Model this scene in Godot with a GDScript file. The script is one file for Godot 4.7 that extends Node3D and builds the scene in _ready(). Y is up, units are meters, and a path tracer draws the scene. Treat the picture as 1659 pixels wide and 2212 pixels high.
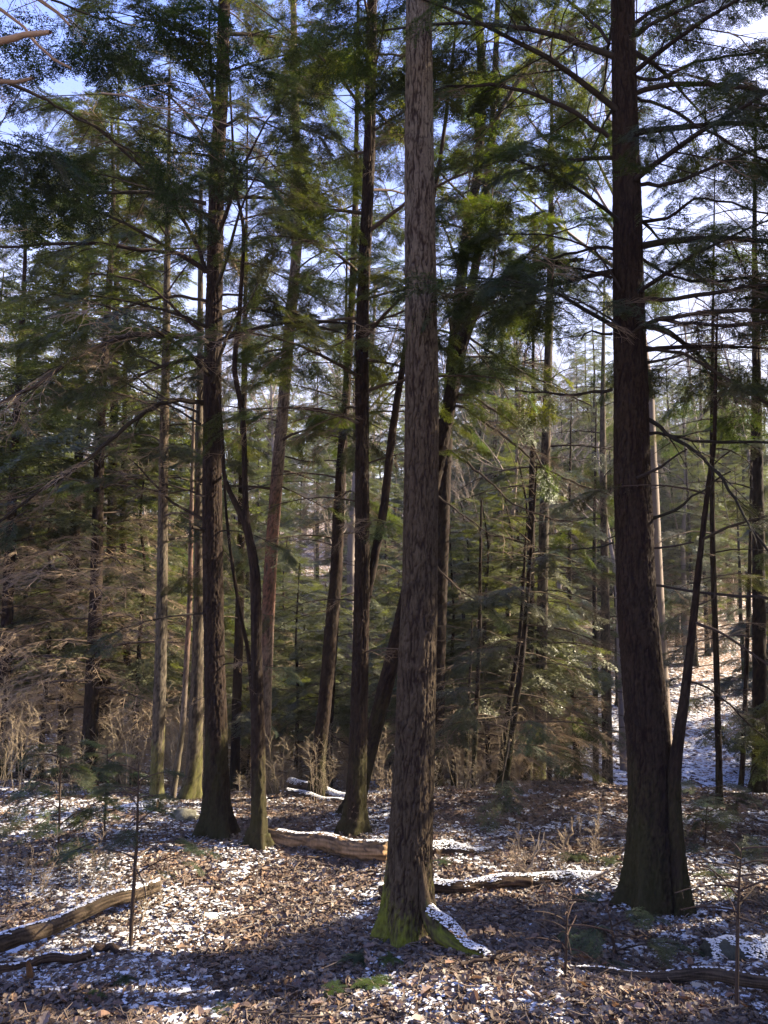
extends Node3D
# A hemlock wood in winter sun: trunks, boughs of fine sprays, leaf litter with thin snow.

const F := 1661.0            # focal length in units of the sketch grid below (1659 wide, 2212 high)
const CX := 829.5
const CY := 1106.0
const PITCH := 0.1082        # 6.2 degrees upward
const EYE := Vector3(0, 2.7, 0)
const SUN := Vector3(0.8365, 0.5000, -0.2241)

var rng := RandomNumberGenerator.new()
var nz := FastNoiseLite.new()      # smooth noise
var ncell := FastNoiseLite.new()   # bark cells
var nfine := FastNoiseLite.new()
var nfur := FastNoiseLite.new()    # furrows
var M := {}
var names := {}
var E1 := Vector3.ZERO
var E2 := Vector3.ZERO
var near_gaps := 0
var windows := []                  # gaps in the canopy: [u, v, w, r]
var sprays := []                   # fine foliage sprays
var lods := []                     # coarse foliage sprays
var twig_sprays := []
var leaf_meshes := []
var snow_meshes := []

# ------------------------------------------------------------------ helpers
class MB:
	var v := PackedVector3Array()
	var n := PackedVector3Array()
	var c := PackedColorArray()
	var i := PackedInt32Array()

	func tube(pts: Array, rad: Array, sides: int, col: Color, cap := false) -> void:
		var m := pts.size()
		var whole: Vector3 = pts[m - 1] - pts[0]
		var ref := Vector3(0, 0, 1) if absf(whole.normalized().y) > 0.75 else Vector3.UP
		var first := v.size()
		for j in m:
			var t: Vector3 = (pts[mini(j + 1, m - 1)] - pts[maxi(j - 1, 0)])
			if t.length_squared() < 1e-10:
				t = Vector3.UP
			t = t.normalized()
			var u := ref.cross(t)
			if u.length_squared() < 1e-4:
				u = Vector3(1, 0, 0)
			u = u.normalized()
			var w := t.cross(u)
			for k in sides:
				var a := TAU * k / sides
				var d := u * cos(a) + w * sin(a)
				v.append(pts[j] + d * float(rad[j]))
				n.append(d)
				c.append(col)
		for j in m - 1:
			for k in sides:
				var a := first + j * sides + k
				var b := first + j * sides + (k + 1) % sides
				i.append_array(PackedInt32Array([a, a + sides, b + sides, a, b + sides, b]))
		if cap:
			for e in [0, m - 1]:
				var at: Vector3 = pts[e]
				var nn: Vector3 = (pts[1] - pts[0]).normalized() * (-1.0 if e == 0 else 1.0)
				if e > 0:
					nn = (pts[m - 1] - pts[m - 2]).normalized()
				var ci := v.size()
				v.append(at + nn * float(rad[e]) * 0.15); n.append(nn); c.append(col)
				for k in sides:
					v.append(v[first + e * sides + k]); n.append(nn); c.append(col)
				for k in sides:
					i.append_array(PackedInt32Array([ci, ci + 1 + k, ci + 1 + (k + 1) % sides]))

	func tri(a: Vector3, b: Vector3, d: Vector3, nn: Vector3, col: Color) -> void:
		var f := v.size()
		if (b - a).cross(d - a).dot(nn) > 0.0:
			var e := b
			b = d
			d = e
		v.append(a); v.append(b); v.append(d)
		n.append(nn); n.append(nn); n.append(nn)
		c.append(col); c.append(col); c.append(col)
		i.append(f); i.append(f + 1); i.append(f + 2)

	func quad(a: Vector3, b: Vector3, d: Vector3, e: Vector3, nn: Vector3, col: Color) -> void:
		tri(a, b, d, nn, col)
		tri(a, d, e, nn, col)

	func mesh() -> ArrayMesh:
		var arr := []
		arr.resize(Mesh.ARRAY_MAX)
		arr[Mesh.ARRAY_VERTEX] = v
		arr[Mesh.ARRAY_NORMAL] = n
		arr[Mesh.ARRAY_COLOR] = c
		arr[Mesh.ARRAY_INDEX] = i
		var am := ArrayMesh.new()
		am.add_surface_from_arrays(Mesh.PRIMITIVE_TRIANGLES, arr)
		return am


func numbered(called: String) -> String:
	var k: int = names.get(called, 0)
	names[called] = k + 1
	return called if k == 0 else "%s_%03d" % [called, k]


func thing(called: String, label: String, category: String, at := Vector3.ZERO, group := "") -> Node3D:
	var o := Node3D.new()
	o.name = numbered(called)
	add_child(o)
	o.position = at
	o.set_meta("label", label)
	o.set_meta("category", category)
	if group:
		o.set_meta("group", group)
	return o


func part(called: String, mesh: Mesh, mat: Material, parent: Node3D, kind := "") -> MeshInstance3D:
	var o := MeshInstance3D.new()
	o.name = called
	o.mesh = mesh
	o.material_override = mat
	parent.add_child(o, true)
	if kind:
		o.set_meta("kind", kind)
	return o


func scatter(called: String, mesh: Mesh, mat: Material, where: Array, tint: Array, parent: Node3D) -> MultiMeshInstance3D:
	if where.is_empty():
		return null
	var mm := MultiMesh.new()
	mm.transform_format = MultiMesh.TRANSFORM_3D
	mm.use_colors = true
	mm.mesh = mesh
	mm.instance_count = where.size()
	for k in where.size():
		mm.set_instance_transform(k, where[k])
		mm.set_instance_color(k, tint[k])
	var o := MultiMeshInstance3D.new()
	o.name = called
	o.multimesh = mm
	o.material_override = mat
	o.set_meta("kind", "stuff")
	parent.add_child(o, true)
	return o


func ray(px: float, py: float) -> Vector3:
	var d := Vector3((px - CX) / F, (CY - py) / F, -1.0)
	return d.rotated(Vector3(1, 0, 0), PITCH)


func P(px: float, py: float, d: float) -> Vector3:
	var r := ray(px, py)
	return EYE + r * (d / -r.z)


func G(px: float, py: float) -> Vector3:
	var r := ray(px, py).normalized()
	var t := 2.0
	while t < 200.0:
		var p := EYE + r * t
		if p.y < ht(p.x, p.z):
			break
		t += 0.03
	var q := EYE + r * t
	return Vector3(q.x, ht(q.x, q.z), q.z)


func project(p: Vector3) -> Vector2:
	var q := (p - EYE).rotated(Vector3(1, 0, 0), -PITCH)
	if q.z > -0.1:
		return Vector2(-9999, -9999)
	return Vector2(CX + F * q.x / -q.z, CY - F * q.y / -q.z)


const GD := [-60.0, -6.0, -1.0, 2.0, 4.0, 5.5, 7.0, 9.0, 11.0, 13.0, 16.0, 20.0, 26.0, 32.0, 45.0, 70.0, 110.0, 160.0, 260.0, 700.0]
const GY := [4.0, 1.5, 1.05, 0.62, 0.26, 0.07, 0.0, -0.07, -0.26, -0.55, -1.3, -2.5, -3.4, -3.2, -0.6, 5.0, 13.0, 19.0, 25.0, 30.0]

func ht(x: float, z: float) -> float:
	var d := -z
	var k := 0
	while k < GD.size() - 2 and d > GD[k + 1]:
		k += 1
	var t := clampf((d - GD[k]) / (GD[k + 1] - GD[k]), 0.0, 1.0)
	var a := maxi(k - 1, 0)
	var b := mini(k + 2, GD.size() - 1)
	var y := cubic_interpolate_in_time(GY[k], GY[k + 1], GY[a], GY[b], t, GD[k + 1] - GD[k], GD[a] - GD[k] if a < k else -1.0, GD[b] - GD[k])
	if y < 0.0 and d < 60.0:
		y *= lerpf(1.0, 0.62, smoothstep(-1.0, -12.0, x))
	y += 0.16 * exp(-(pow(x - 0.38, 2) / 0.7 + pow(d - 6.1, 2) / 0.6))            # foot of the plated trunk
	y += 0.30 * exp(-(pow(x - 2.6, 2) / 5.0 + pow(d - 11.6, 2) / 1.4))            # leafy knoll
	y += 0.34 * exp(-(pow(x + 2.7, 2) / 1.5 + pow(d - 4.35, 2) / 0.16))           # near lip on the left
	y += 0.22 * exp(-(pow(x - 1.1, 2) / 1.1 + pow(d - 4.9, 2) / 0.25))            # near lip on the right
	y += 0.20 * exp(-(pow(x + 4.2, 2) / 2.5 + pow(d - 10.8, 2) / 0.5))            # bank on the left
	y -= 0.10 * exp(-(pow(x + 0.9, 2) / 0.5 + pow(d - 6.0, 2) / 5.0))             # worn path
	y += 0.05 * exp(-(pow(x - 3.7, 2) / 0.5 + pow(d - 7.1, 2) / 0.4))
	if d < 60.0:
		y += 0.05 * nz.get_noise_2d(x * 9.0, z * 9.0) + 0.10 * nz.get_noise_2d(x * 2.2 + 40.0, z * 2.2)
	else:
		y += 2.5 * nz.get_noise_2d(x * 0.25, z * 0.25)
	return y


func gap(px: float, py: float, r: float) -> void:
	gap_at(G(px, py), r)


func gap_at(p: Vector3, r: float) -> void:
	windows.append([p.dot(E1), p.dot(E2), p.dot(SUN), r])


func lit_through(p: Vector3, pad := 0.2) -> bool:
	var u := p.dot(E1)
	var v := p.dot(E2)
	var w := p.dot(SUN)
	for g in windows:
		var du: float = u - g[0]
		var dv: float = v - g[1]
		var r: float = g[3]
		var dd := du * du + dv * dv
		if dd < (r + pad) * (r + pad) * 1.7 and w > g[2] + 0.25:
			var s := (r + pad) * (1.0 + 0.25 * nz.get_noise_2d(u * 14.0, v * 14.0))
			if dd < s * s:
				return true
	return false


func curve(pts: Array, step: float) -> Array:
	# pts: [Vector3, radius]; resampled along a Catmull-Rom line
	var out := []
	for k in pts.size() - 1:
		var p0: Vector3 = pts[maxi(k - 1, 0)][0]
		var p1: Vector3 = pts[k][0]
		var p2: Vector3 = pts[k + 1][0]
		var p3: Vector3 = pts[mini(k + 2, pts.size() - 1)][0]
		var m := maxi(1, int(ceil(p1.distance_to(p2) / step)))
		for j in m:
			var t := float(j) / m
			out.append([p1.cubic_interpolate(p2, p0, p3, t), lerpf(pts[k][1], pts[k + 1][1], t)])
	out.append(pts[pts.size() - 1])
	return out


# ------------------------------------------------------------------ materials
func plain(col: Color, rough := 0.9) -> StandardMaterial3D:
	var m := StandardMaterial3D.new()
	m.albedo_color = col.linear_to_srgb()
	m.roughness = rough
	m.metallic_specular = 0.3
	return m


func tinted(rough := 0.9, both := false) -> StandardMaterial3D:
	var m := StandardMaterial3D.new()
	m.vertex_color_use_as_albedo = true
	m.roughness = rough
	m.metallic_specular = 0.3
	if both:
		m.cull_mode = BaseMaterial3D.CULL_DISABLED
	return m


func litter_images() -> Array:
	var s := 1024
	var c1 := FastNoiseLite.new()
	c1.noise_type = FastNoiseLite.TYPE_CELLULAR
	c1.cellular_return_type = FastNoiseLite.RETURN_CELL_VALUE
	c1.frequency = 0.045
	c1.domain_warp_enabled = true
	c1.domain_warp_amplitude = 14.0
	c1.domain_warp_frequency = 0.02
	c1.seed = 3
	var c2 := FastNoiseLite.new()
	c2.noise_type = FastNoiseLite.TYPE_SIMPLEX_SMOOTH
	c2.frequency = 0.02
	c2.fractal_octaves = 4
	c2.seed = 8
	var a := c1.get_seamless_image(s, s).get_data()
	var b := c2.get_seamless_image(s, s).get_data()
	var rgb := PackedByteArray()
	rgb.resize(s * s * 3)
	var hgt := PackedByteArray()
	hgt.resize(s * s)
	var ramp := [Color(0.13, 0.09, 0.065), Color(0.24, 0.16, 0.115), Color(0.17, 0.11, 0.08), Color(0.32, 0.23, 0.165), Color(0.20, 0.13, 0.09)]
	for k in s * s:
		var va := a[k]
		var vb := b[k]
		var col: Color = ramp[(va / 11) % 5]
		if vb + (va % 37) > 188:
			col = Color(0.78, 0.80, 0.84)
		col = col.linear_to_srgb()
		rgb[k * 3] = int(col.r * 255)
		rgb[k * 3 + 1] = int(col.g * 255)
		rgb[k * 3 + 2] = int(col.b * 255)
		hgt[k] = va
	return [Image.create_from_data(s, s, false, Image.FORMAT_RGB8, rgb), Image.create_from_data(s, s, false, Image.FORMAT_L8, hgt)]


func noise_tex(freq: float, octaves: int, lo: Color, hi: Color, seed_: int) -> ImageTexture:
	var f := FastNoiseLite.new()
	f.noise_type = FastNoiseLite.TYPE_SIMPLEX_SMOOTH
	f.frequency = freq
	f.fractal_octaves = octaves
	f.seed = seed_
	var d := f.get_seamless_image(512, 512).get_data()
	var out := PackedByteArray()
	out.resize(512 * 512 * 3)
	for k in 512 * 512:
		var c := lo.lerp(hi, d[k] / 255.0)
		out[k * 3] = int(c.r * 255)
		out[k * 3 + 1] = int(c.g * 255)
		out[k * 3 + 2] = int(c.b * 255)
	return ImageTexture.create_from_image(Image.create_from_data(512, 512, false, Image.FORMAT_RGB8, out))


func make_materials() -> void:
	var mottled := noise_tex(0.02, 5, Color(0.72, 0.7, 0.68), Color(1, 1, 1), 5)
	var grain := noise_tex(0.05, 4, Color(0, 0, 0), Color(1, 1, 1), 9)
	var b := tinted(0.95)
	b.albedo_texture = mottled
	b.uv1_triplanar = true
	b.uv1_world_triplanar = true
	b.uv1_scale = Vector3(5.0, 1.2, 5.0)
	b.heightmap_enabled = true
	b.heightmap_texture = grain
	b.heightmap_scale = 0.5
	M.bark = b
	M.branch = tinted(0.95)
	var f := tinted(0.42, true)
	f.metallic_specular = 0.5
	f.backlight_enabled = true
	f.backlight = Color(0.95, 1.0, 0.55)
	M.needle = f
	M.twig = tinted(0.9, true)
	var l := tinted(0.75, true)
	l.backlight_enabled = true
	l.backlight = Color(0.36, 0.26, 0.16)
	M.leaf = l
	var s := tinted(0.8, true)
	s.subsurf_scatter_enabled = false
	M.snow = s
	var im := litter_images()
	var g := StandardMaterial3D.new()
	g.albedo_texture = ImageTexture.create_from_image(im[0])
	g.uv1_triplanar = true
	g.uv1_world_triplanar = true
	g.uv1_scale = Vector3(0.2, 0.2, 0.2)
	g.roughness = 0.95
	g.metallic_specular = 0.2
	g.heightmap_enabled = true
	g.heightmap_texture = ImageTexture.create_from_image(im[1])
	g.heightmap_scale = 0.35
	M.ground = g
	var rk := tinted(0.9)
	rk.albedo_texture = mottled
	rk.uv1_triplanar = true
	rk.uv1_scale = Vector3(3, 3, 3)
	rk.heightmap_enabled = true
	rk.heightmap_texture = grain
	rk.heightmap_scale = 1.0
	M.rock = rk


# ------------------------------------------------------------------ foliage pieces
func needles(m: MB, a: Vector3, b: Vector3, up: Vector3, space: float, ln: float, wd: float, col: Color, r: RandomNumberGenerator) -> void:
	var d := b - a
	var L := d.length()
	if L < 0.004:
		return
	d /= L
	var side := up.cross(d).normalized()
	var k := 0
	var t := 0.0
	while t < L:
		var taper := 1.0 - 0.55 * t / L
		for s: float in [-1.0, 1.0]:
			var tip := (side * s * r.randf_range(0.75, 1.05) + d * r.randf_range(0.35, 0.75) + up * r.randf_range(-0.2, 0.35)).normalized() * ln * taper * r.randf_range(0.8, 1.15)
			var base := a + d * (t + r.randf_range(0.0, space * 0.6))
			var nn := (up + side * s * 0.3).normalized()
			m.tri(base - d * wd * 0.5, base + tip, base + d * wd * 0.5, (nn + Vector3(r.randf_range(-0.5, 0.5), 0, r.randf_range(-0.5, 0.5))).normalized(), col * r.randf_range(0.55, 1.5))
		t += space
		k += 1
	# the twig itself
	m.tri(a - side * 0.0012, b, a + side * 0.0012, up, Color(0.10, 0.07, 0.04))


func make_spray(seed_: int, fine: bool) -> ArrayMesh:
	# a flat hemlock spray of unit length along +x, drooping at its tip
	var r := RandomNumberGenerator.new()
	r.seed = seed_
	var m := MB.new()
	var n := 9 if fine else 6
	var wood := Color(0.09, 0.06, 0.04)
	var spine := []
	for k in n + 1:
		var t := float(k) / n
		spine.append(Vector3(t, -0.16 * t * t + 0.03 * sin(t * 7.0 + seed_), 0.05 * sin(t * 4.0 + seed_ * 2.0)))
	var rad := []
	for k in n + 1:
		rad.append(lerpf(0.006, 0.0015, float(k) / n))
	m.tube(spine, rad, 3, wood)
	var space := 0.036 if fine else 0.085
	var ln := 0.050 if fine else 0.105
	var wd := 0.020 if fine else 0.045
	var pairs := 13 if fine else 7
	for k in pairs:
		var t := lerpf(0.08, 0.97, (k + r.randf_range(-0.3, 0.3)) / pairs)
		var fi := clampf(t, 0, 0.999) * n
		var j := int(fi)
		var p: Vector3 = spine[j].lerp(spine[j + 1], fi - j)
		var td: Vector3 = (spine[j + 1] - spine[j]).normalized()
		for s: float in [-1.0, 1.0]:
			if r.randf() < 0.08:
				continue
			var ang := r.randf_range(0.65, 1.05) * s
			var dir := td.rotated(Vector3.UP, ang)
			dir.y += r.randf_range(-0.16, 0.06)
			dir = dir.normalized()
			var L := (0.10 + 0.34 * sin(PI * clampf(0.12 + t * 0.88, 0, 1))) * r.randf_range(0.65, 1.1)
			var q := p + dir * L + Vector3(0, -0.06 * L, 0)
			var up := Vector3(r.randf_range(-0.15, 0.15), 1, r.randf_range(-0.15, 0.15)).normalized()
			var shade := r.randf_range(0.75, 1.2)
			var col := Color(0.95 * shade, 1.0 * shade, 0.9 * shade)
			needles(m, p, q, up, space, ln, wd, col, r)
			if fine and L > 0.14:
				for e in 4:
					var tt := lerpf(0.2, 0.85, (e + r.randf()) / 4.0)
					var d2 := dir.rotated(Vector3.UP, (0.75 if e % 2 == 0 else -0.75) * r.randf_range(0.8, 1.2))
					var p2 := p.lerp(q, tt)
					needles(m, p2, p2 + d2 * L * r.randf_range(0.25, 0.45), up, space, ln, wd, col, r)
			elif not fine and L > 0.2:
				for e in 2:
					var d2 := dir.rotated(Vector3.UP, 0.8 if e == 0 else -0.8)
					var p2 := p.lerp(q, 0.4 + 0.25 * e)
					needles(m, p2, p2 + d2 * L * 0.4, up, space, ln, wd, col, r)
	needles(m, spine[n - 2], spine[n], Vector3.UP, space, ln, wd, Color(1, 1, 1), r)
	return m.mesh()


func make_twigs(seed_: int) -> ArrayMesh:
	# a bare dead spray of unit length along +x
	var r := RandomNumberGenerator.new()
	r.seed = seed_
	var m := MB.new()
	var white := Color(1, 1, 1)
	var pts := []
	var rad := []
	for k in 7:
		var t := k / 6.0
		pts.append(Vector3(t, -0.12 * t * t + r.randf_range(-0.02, 0.02), r.randf_range(-0.03, 0.03)))
		rad.append(lerpf(0.008, 0.002, t))
	m.tube(pts, rad, 3, white)
	for k in 14:
		var t := r.randf_range(0.1, 0.95) * 6.0
		var j := mini(int(t), 5)
		var p: Vector3 = pts[j].lerp(pts[j + 1], t - j)
		var dir := Vector3(1, r.randf_range(-0.35, 0.25), 0).normalized().rotated(Vector3.UP, r.randf_range(0.5, 1.1) * (1.0 if k % 2 == 0 else -1.0))
		var L := r.randf_range(0.12, 0.45)
		var mid := p + dir * L * 0.5 + Vector3(r.randf_range(-0.02, 0.02), r.randf_range(-0.02, 0.03), r.randf_range(-0.02, 0.02))
		var q := p + dir * L + Vector3(0, -0.05 * L, 0)
		m.tube([p, mid, q], [0.0042, 0.003, 0.0012], 3, white)
		for e in 4:
			var p2 := p.lerp(q, r.randf_range(0.25, 0.95))
			var d2 := dir.rotated(Vector3.UP, r.randf_range(0.5, 1.2) * (1.0 if e % 2 == 0 else -1.0))
			d2.y += r.randf_range(-0.4, 0.3)
			m.tube([p2, p2 + d2 * L * r.randf_range(0.2, 0.5)], [0.0025, 0.0008], 3, white)
	return m.mesh()


# ------------------------------------------------------------------ wood
func trunk_mesh(keys: Array, around: int, step: float, style: int, roots: float, base_y: float) -> ArrayMesh:
	# keys: [Vector3, radius] from the ground upwards; bark is real relief on the surface
	var line := curve(keys, step)
	var rings := line.size()
	var pos := PackedVector3Array()
	var nor := PackedVector3Array()
	var col := PackedColorArray()
	var idx := PackedInt32Array()
	pos.resize(rings * around); nor.resize(rings * around); col.resize(rings * around)
	var seed_off := float(names.size()) * 7.3
	var dark := [Color(0.028, 0.018, 0.013), Color(0.018, 0.011, 0.008), Color(0.055, 0.04, 0.032), Color(0.035, 0.028, 0.022)]
	var light := [Color(0.104, 0.080, 0.050), Color(0.048, 0.034, 0.024), Color(0.25, 0.20, 0.16), Color(0.16, 0.135, 0.10)]
	var red := [Color(0.074, 0.046, 0.032), Color(0.050, 0.029, 0.019), Color(0.26, 0.11, 0.075), Color(0.14, 0.09, 0.06)]
	var kr: float = [21.0, 22.0, 18.0, 20.0][style]
	var kv: float = [1.7, 1.4, 1.6, 1.4][style]
	var amp: float = [0.012, 0.013, 0.006, 0.007][style]
	for j in rings:
		var p: Vector3 = line[j][0]
		var rr: float = line[j][1]
		var a: Vector3 = line[mini(j + 1, rings - 1)][0]
		var b: Vector3 = line[maxi(j - 1, 0)][0]
		var t := (a - b).normalized()
		var u := Vector3(0, 0, 1).cross(t).normalized()
		var w := t.cross(u)
		var h := p.y - base_y
		var foot := exp(-maxf(h, 0.0) / (0.16 + rr * 0.45)) * roots
		for k in around:
			var ang := TAU * k / around
			var ca := cos(ang)
			var sa := sin(ang)
			var q := Vector3(ca * rr, h, sa * rr)
			var wx := 0.5 * nz.get_noise_3d(q.x * 100.0 + seed_off, h * 40.0, q.z * 100.0)
			var f := absf(nfur.get_noise_3d(q.x * kr + wx, h * kv + seed_off, q.z * kr - wx))
			var across := absf(nfur.get_noise_3d(q.x * kr * 0.5 + 31.0, h * kv * 7.0 + wx, q.z * kr * 0.5 + seed_off))
			f = minf(f, across * 1.3 + 0.07)
			var fine := nfine.get_noise_3d(q.x * 60.0, h * 14.0 + seed_off, q.z * 60.0)
			var ridge := smoothstep(0.015, [0.20, 0.24, 0.2, 0.24][style], f + 0.05 * fine)
			var big := nz.get_noise_3d(q.x * 26.0 + seed_off, h * 7.0, q.z * 26.0)
			var hh := amp * (ridge - 0.6 + 0.25 * fine) * minf(1.0, rr / 0.07)
			if style == 0:
				hh *= lerpf(1.0, 0.6, smoothstep(4.0, 7.0, h))
			var r2 := rr * (1.0 + 0.035 * big) + hh
			if foot > 0.003:
				r2 += rr * foot * (0.12 + 1.35 * pow(0.5 + 0.5 * sin(ang * 5.0 + seed_off + 1.3 * sin(ang * 2.0) + 0.4 * big), 2.4)) * (1.0 + 0.3 * big)
			var scar := 0.0
			if style < 2:
				for s0: float in [0.62, 1.55, 2.62, 3.35, 4.62, 5.3, 6.4]:
					var dh := h - s0 - 0.05 * sin(ang * 2.0 + s0 * 9.0) - 0.02 * fine
					scar += exp(-dh * dh / 0.0011) * smoothstep(0.1, 0.8, sin(ang + s0 * 5.0))
				r2 += rr * 0.06 * scar
			pos[j * around + k] = p + (u * ca + w * sa) * r2
			var lc: Color = light[style]
			var rd: Color = red[style]
			var mixr := clampf(0.35 + 0.9 * big + 0.3 * fine, 0.0, 1.0)
			if style == 0:
				mixr *= lerpf(0.65, 1.0, smoothstep(3.0, 6.5, h))
				lc = lc.lerp(Color(0.27, 0.235, 0.18), smoothstep(3.6, 6.5, h))
			if style == 2:
				mixr = clampf(mixr * smoothstep(1.5, 3.0, h) * (1.0 - smoothstep(4.6, 6.0, h)) * 1.8, 0.0, 1.0)
			lc = lc.lerp(rd, mixr * 0.75)
			var cc: Color = dark[style].lerp(lc, clampf(ridge * (0.8 + 0.4 * fine), 0.0, 1.0))
			cc = cc.lerp(dark[style], clampf(scar * (0.5 + fine), 0.0, 0.8))
			var moss := smoothstep(0.0, 0.5, 0.55 + 0.8 * big - h * (1.35 if style == 0 else 0.5) + 0.35 * fine)
			if style == 0 or style == 3:
				cc = cc.lerp(Color(0.19, 0.215, 0.025), moss * (0.4 + 0.5 * clampf(0.5 + fine, 0.0, 1.0)) * (1.0 if style == 0 else 0.5))
			else:
				cc = cc.lerp(Color(0.07, 0.075, 0.022), moss * 0.4)
			col[j * around + k] = cc
	for j in rings:
		for k in around:
			var du := pos[j * around + (k + 1) % around] - pos[j * around + (k + around - 1) % around]
			var dv := pos[mini(j + 1, rings - 1) * around + k] - pos[maxi(j - 1, 0) * around + k]
			nor[j * around + k] = du.cross(dv).normalized()
	idx.resize((rings - 1) * around * 6)
	var at := 0
	for j in rings - 1:
		for k in around:
			var a := j * around + k
			var b := j * around + (k + 1) % around
			idx[at] = a; idx[at + 1] = a + around; idx[at + 2] = b + around
			idx[at + 3] = a; idx[at + 4] = b + around; idx[at + 5] = b
			at += 6
	var arr := []
	arr.resize(Mesh.ARRAY_MAX)
	arr[Mesh.ARRAY_VERTEX] = pos
	arr[Mesh.ARRAY_NORMAL] = nor
	arr[Mesh.ARRAY_COLOR] = col
	arr[Mesh.ARRAY_INDEX] = idx
	var am := ArrayMesh.new()
	am.add_surface_from_arrays(Mesh.PRIMITIVE_TRIANGLES, arr)
	return am


# a tree under construction: its node, its sprays by variant and their tints
func new_tree(called: String, label: String, category: String, at: Vector3, group := "") -> Dictionary:
	return {"node": thing(called, label, category, at, group), "at": at, "s": [[], [], []], "c": [[], [], []], "tw": [[], []], "tc": [[], []], "wood": Color(0.055, 0.04, 0.03), "green": Color(0.105, 0.115, 0.065), "fol": 1.0}


func stem(T: Dictionary, px: Array, depth: float, around: int, step: float, style: int, roots := 0.5, called := "trunk", sink := true, depth_top := -1.0) -> Array:
	# px: [x, y, width] on the sketch grid, bottom to top
	var keys := []
	var n := px.size()
	for k in n:
		var dd := depth if depth_top < 0.0 else lerpf(depth, depth_top, float(k) / (n - 1))
		var p := P(px[k][0], px[k][1], dd)
		keys.append([p, px[k][2] * 0.5 * dd / F])
	if sink:
		var g: Vector3 = keys[0][0]
		var y := ht(g.x, g.z)
		keys[0][0] = Vector3(g.x, y - 0.12, g.z)
	var base := T.at as Vector3
	var y0: float = ht(keys[0][0].x, keys[0][0].z) if sink else keys[0][0].y - 9.0
	var local := []
	for k in keys:
		local.append([k[0] - base, k[1]])
	part(called, trunk_mesh(local, around, step, style, roots, y0 - base.y), M.bark, T.node)
	return keys


func put_spray(T: Dictionary, p: Vector3, dir: Vector3, size: float) -> void:
	if lit_through(p + dir.normalized() * size * 0.5, size * 0.45):
		return
	var d := dir.normalized()
	var up := Vector3(rng.randf_range(-0.3, 0.3), 1.0, rng.randf_range(-0.3, 0.3)).normalized()
	var z := d.cross(up).normalized()
	up = z.cross(d).normalized()
	var k := rng.randi() % 3
	T.s[k].append(Transform3D(Basis(d * size, up * size, z * size), p - T.at))
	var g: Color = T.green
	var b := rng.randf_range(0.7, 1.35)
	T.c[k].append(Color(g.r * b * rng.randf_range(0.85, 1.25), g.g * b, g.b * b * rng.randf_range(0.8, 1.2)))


func put_twigs(T: Dictionary, p: Vector3, dir: Vector3, size: float) -> void:
	if lit_through(p + dir.normalized() * size * 0.5, size * 0.2):
		return
	var d := dir.normalized()
	var up := Vector3(rng.randf_range(-0.6, 0.6), 1.0, rng.randf_range(-0.6, 0.6)).normalized()
	var z := d.cross(up).normalized()
	up = z.cross(d).normalized()
	var k := rng.randi() % 2
	T.tw[k].append(Transform3D(Basis(d * size, up * size, z * size), p - T.at))
	var b := rng.randf_range(0.6, 1.3)
	T.tc[k].append(Color(0.21 * b, 0.155 * b, 0.105 * b))


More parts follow.
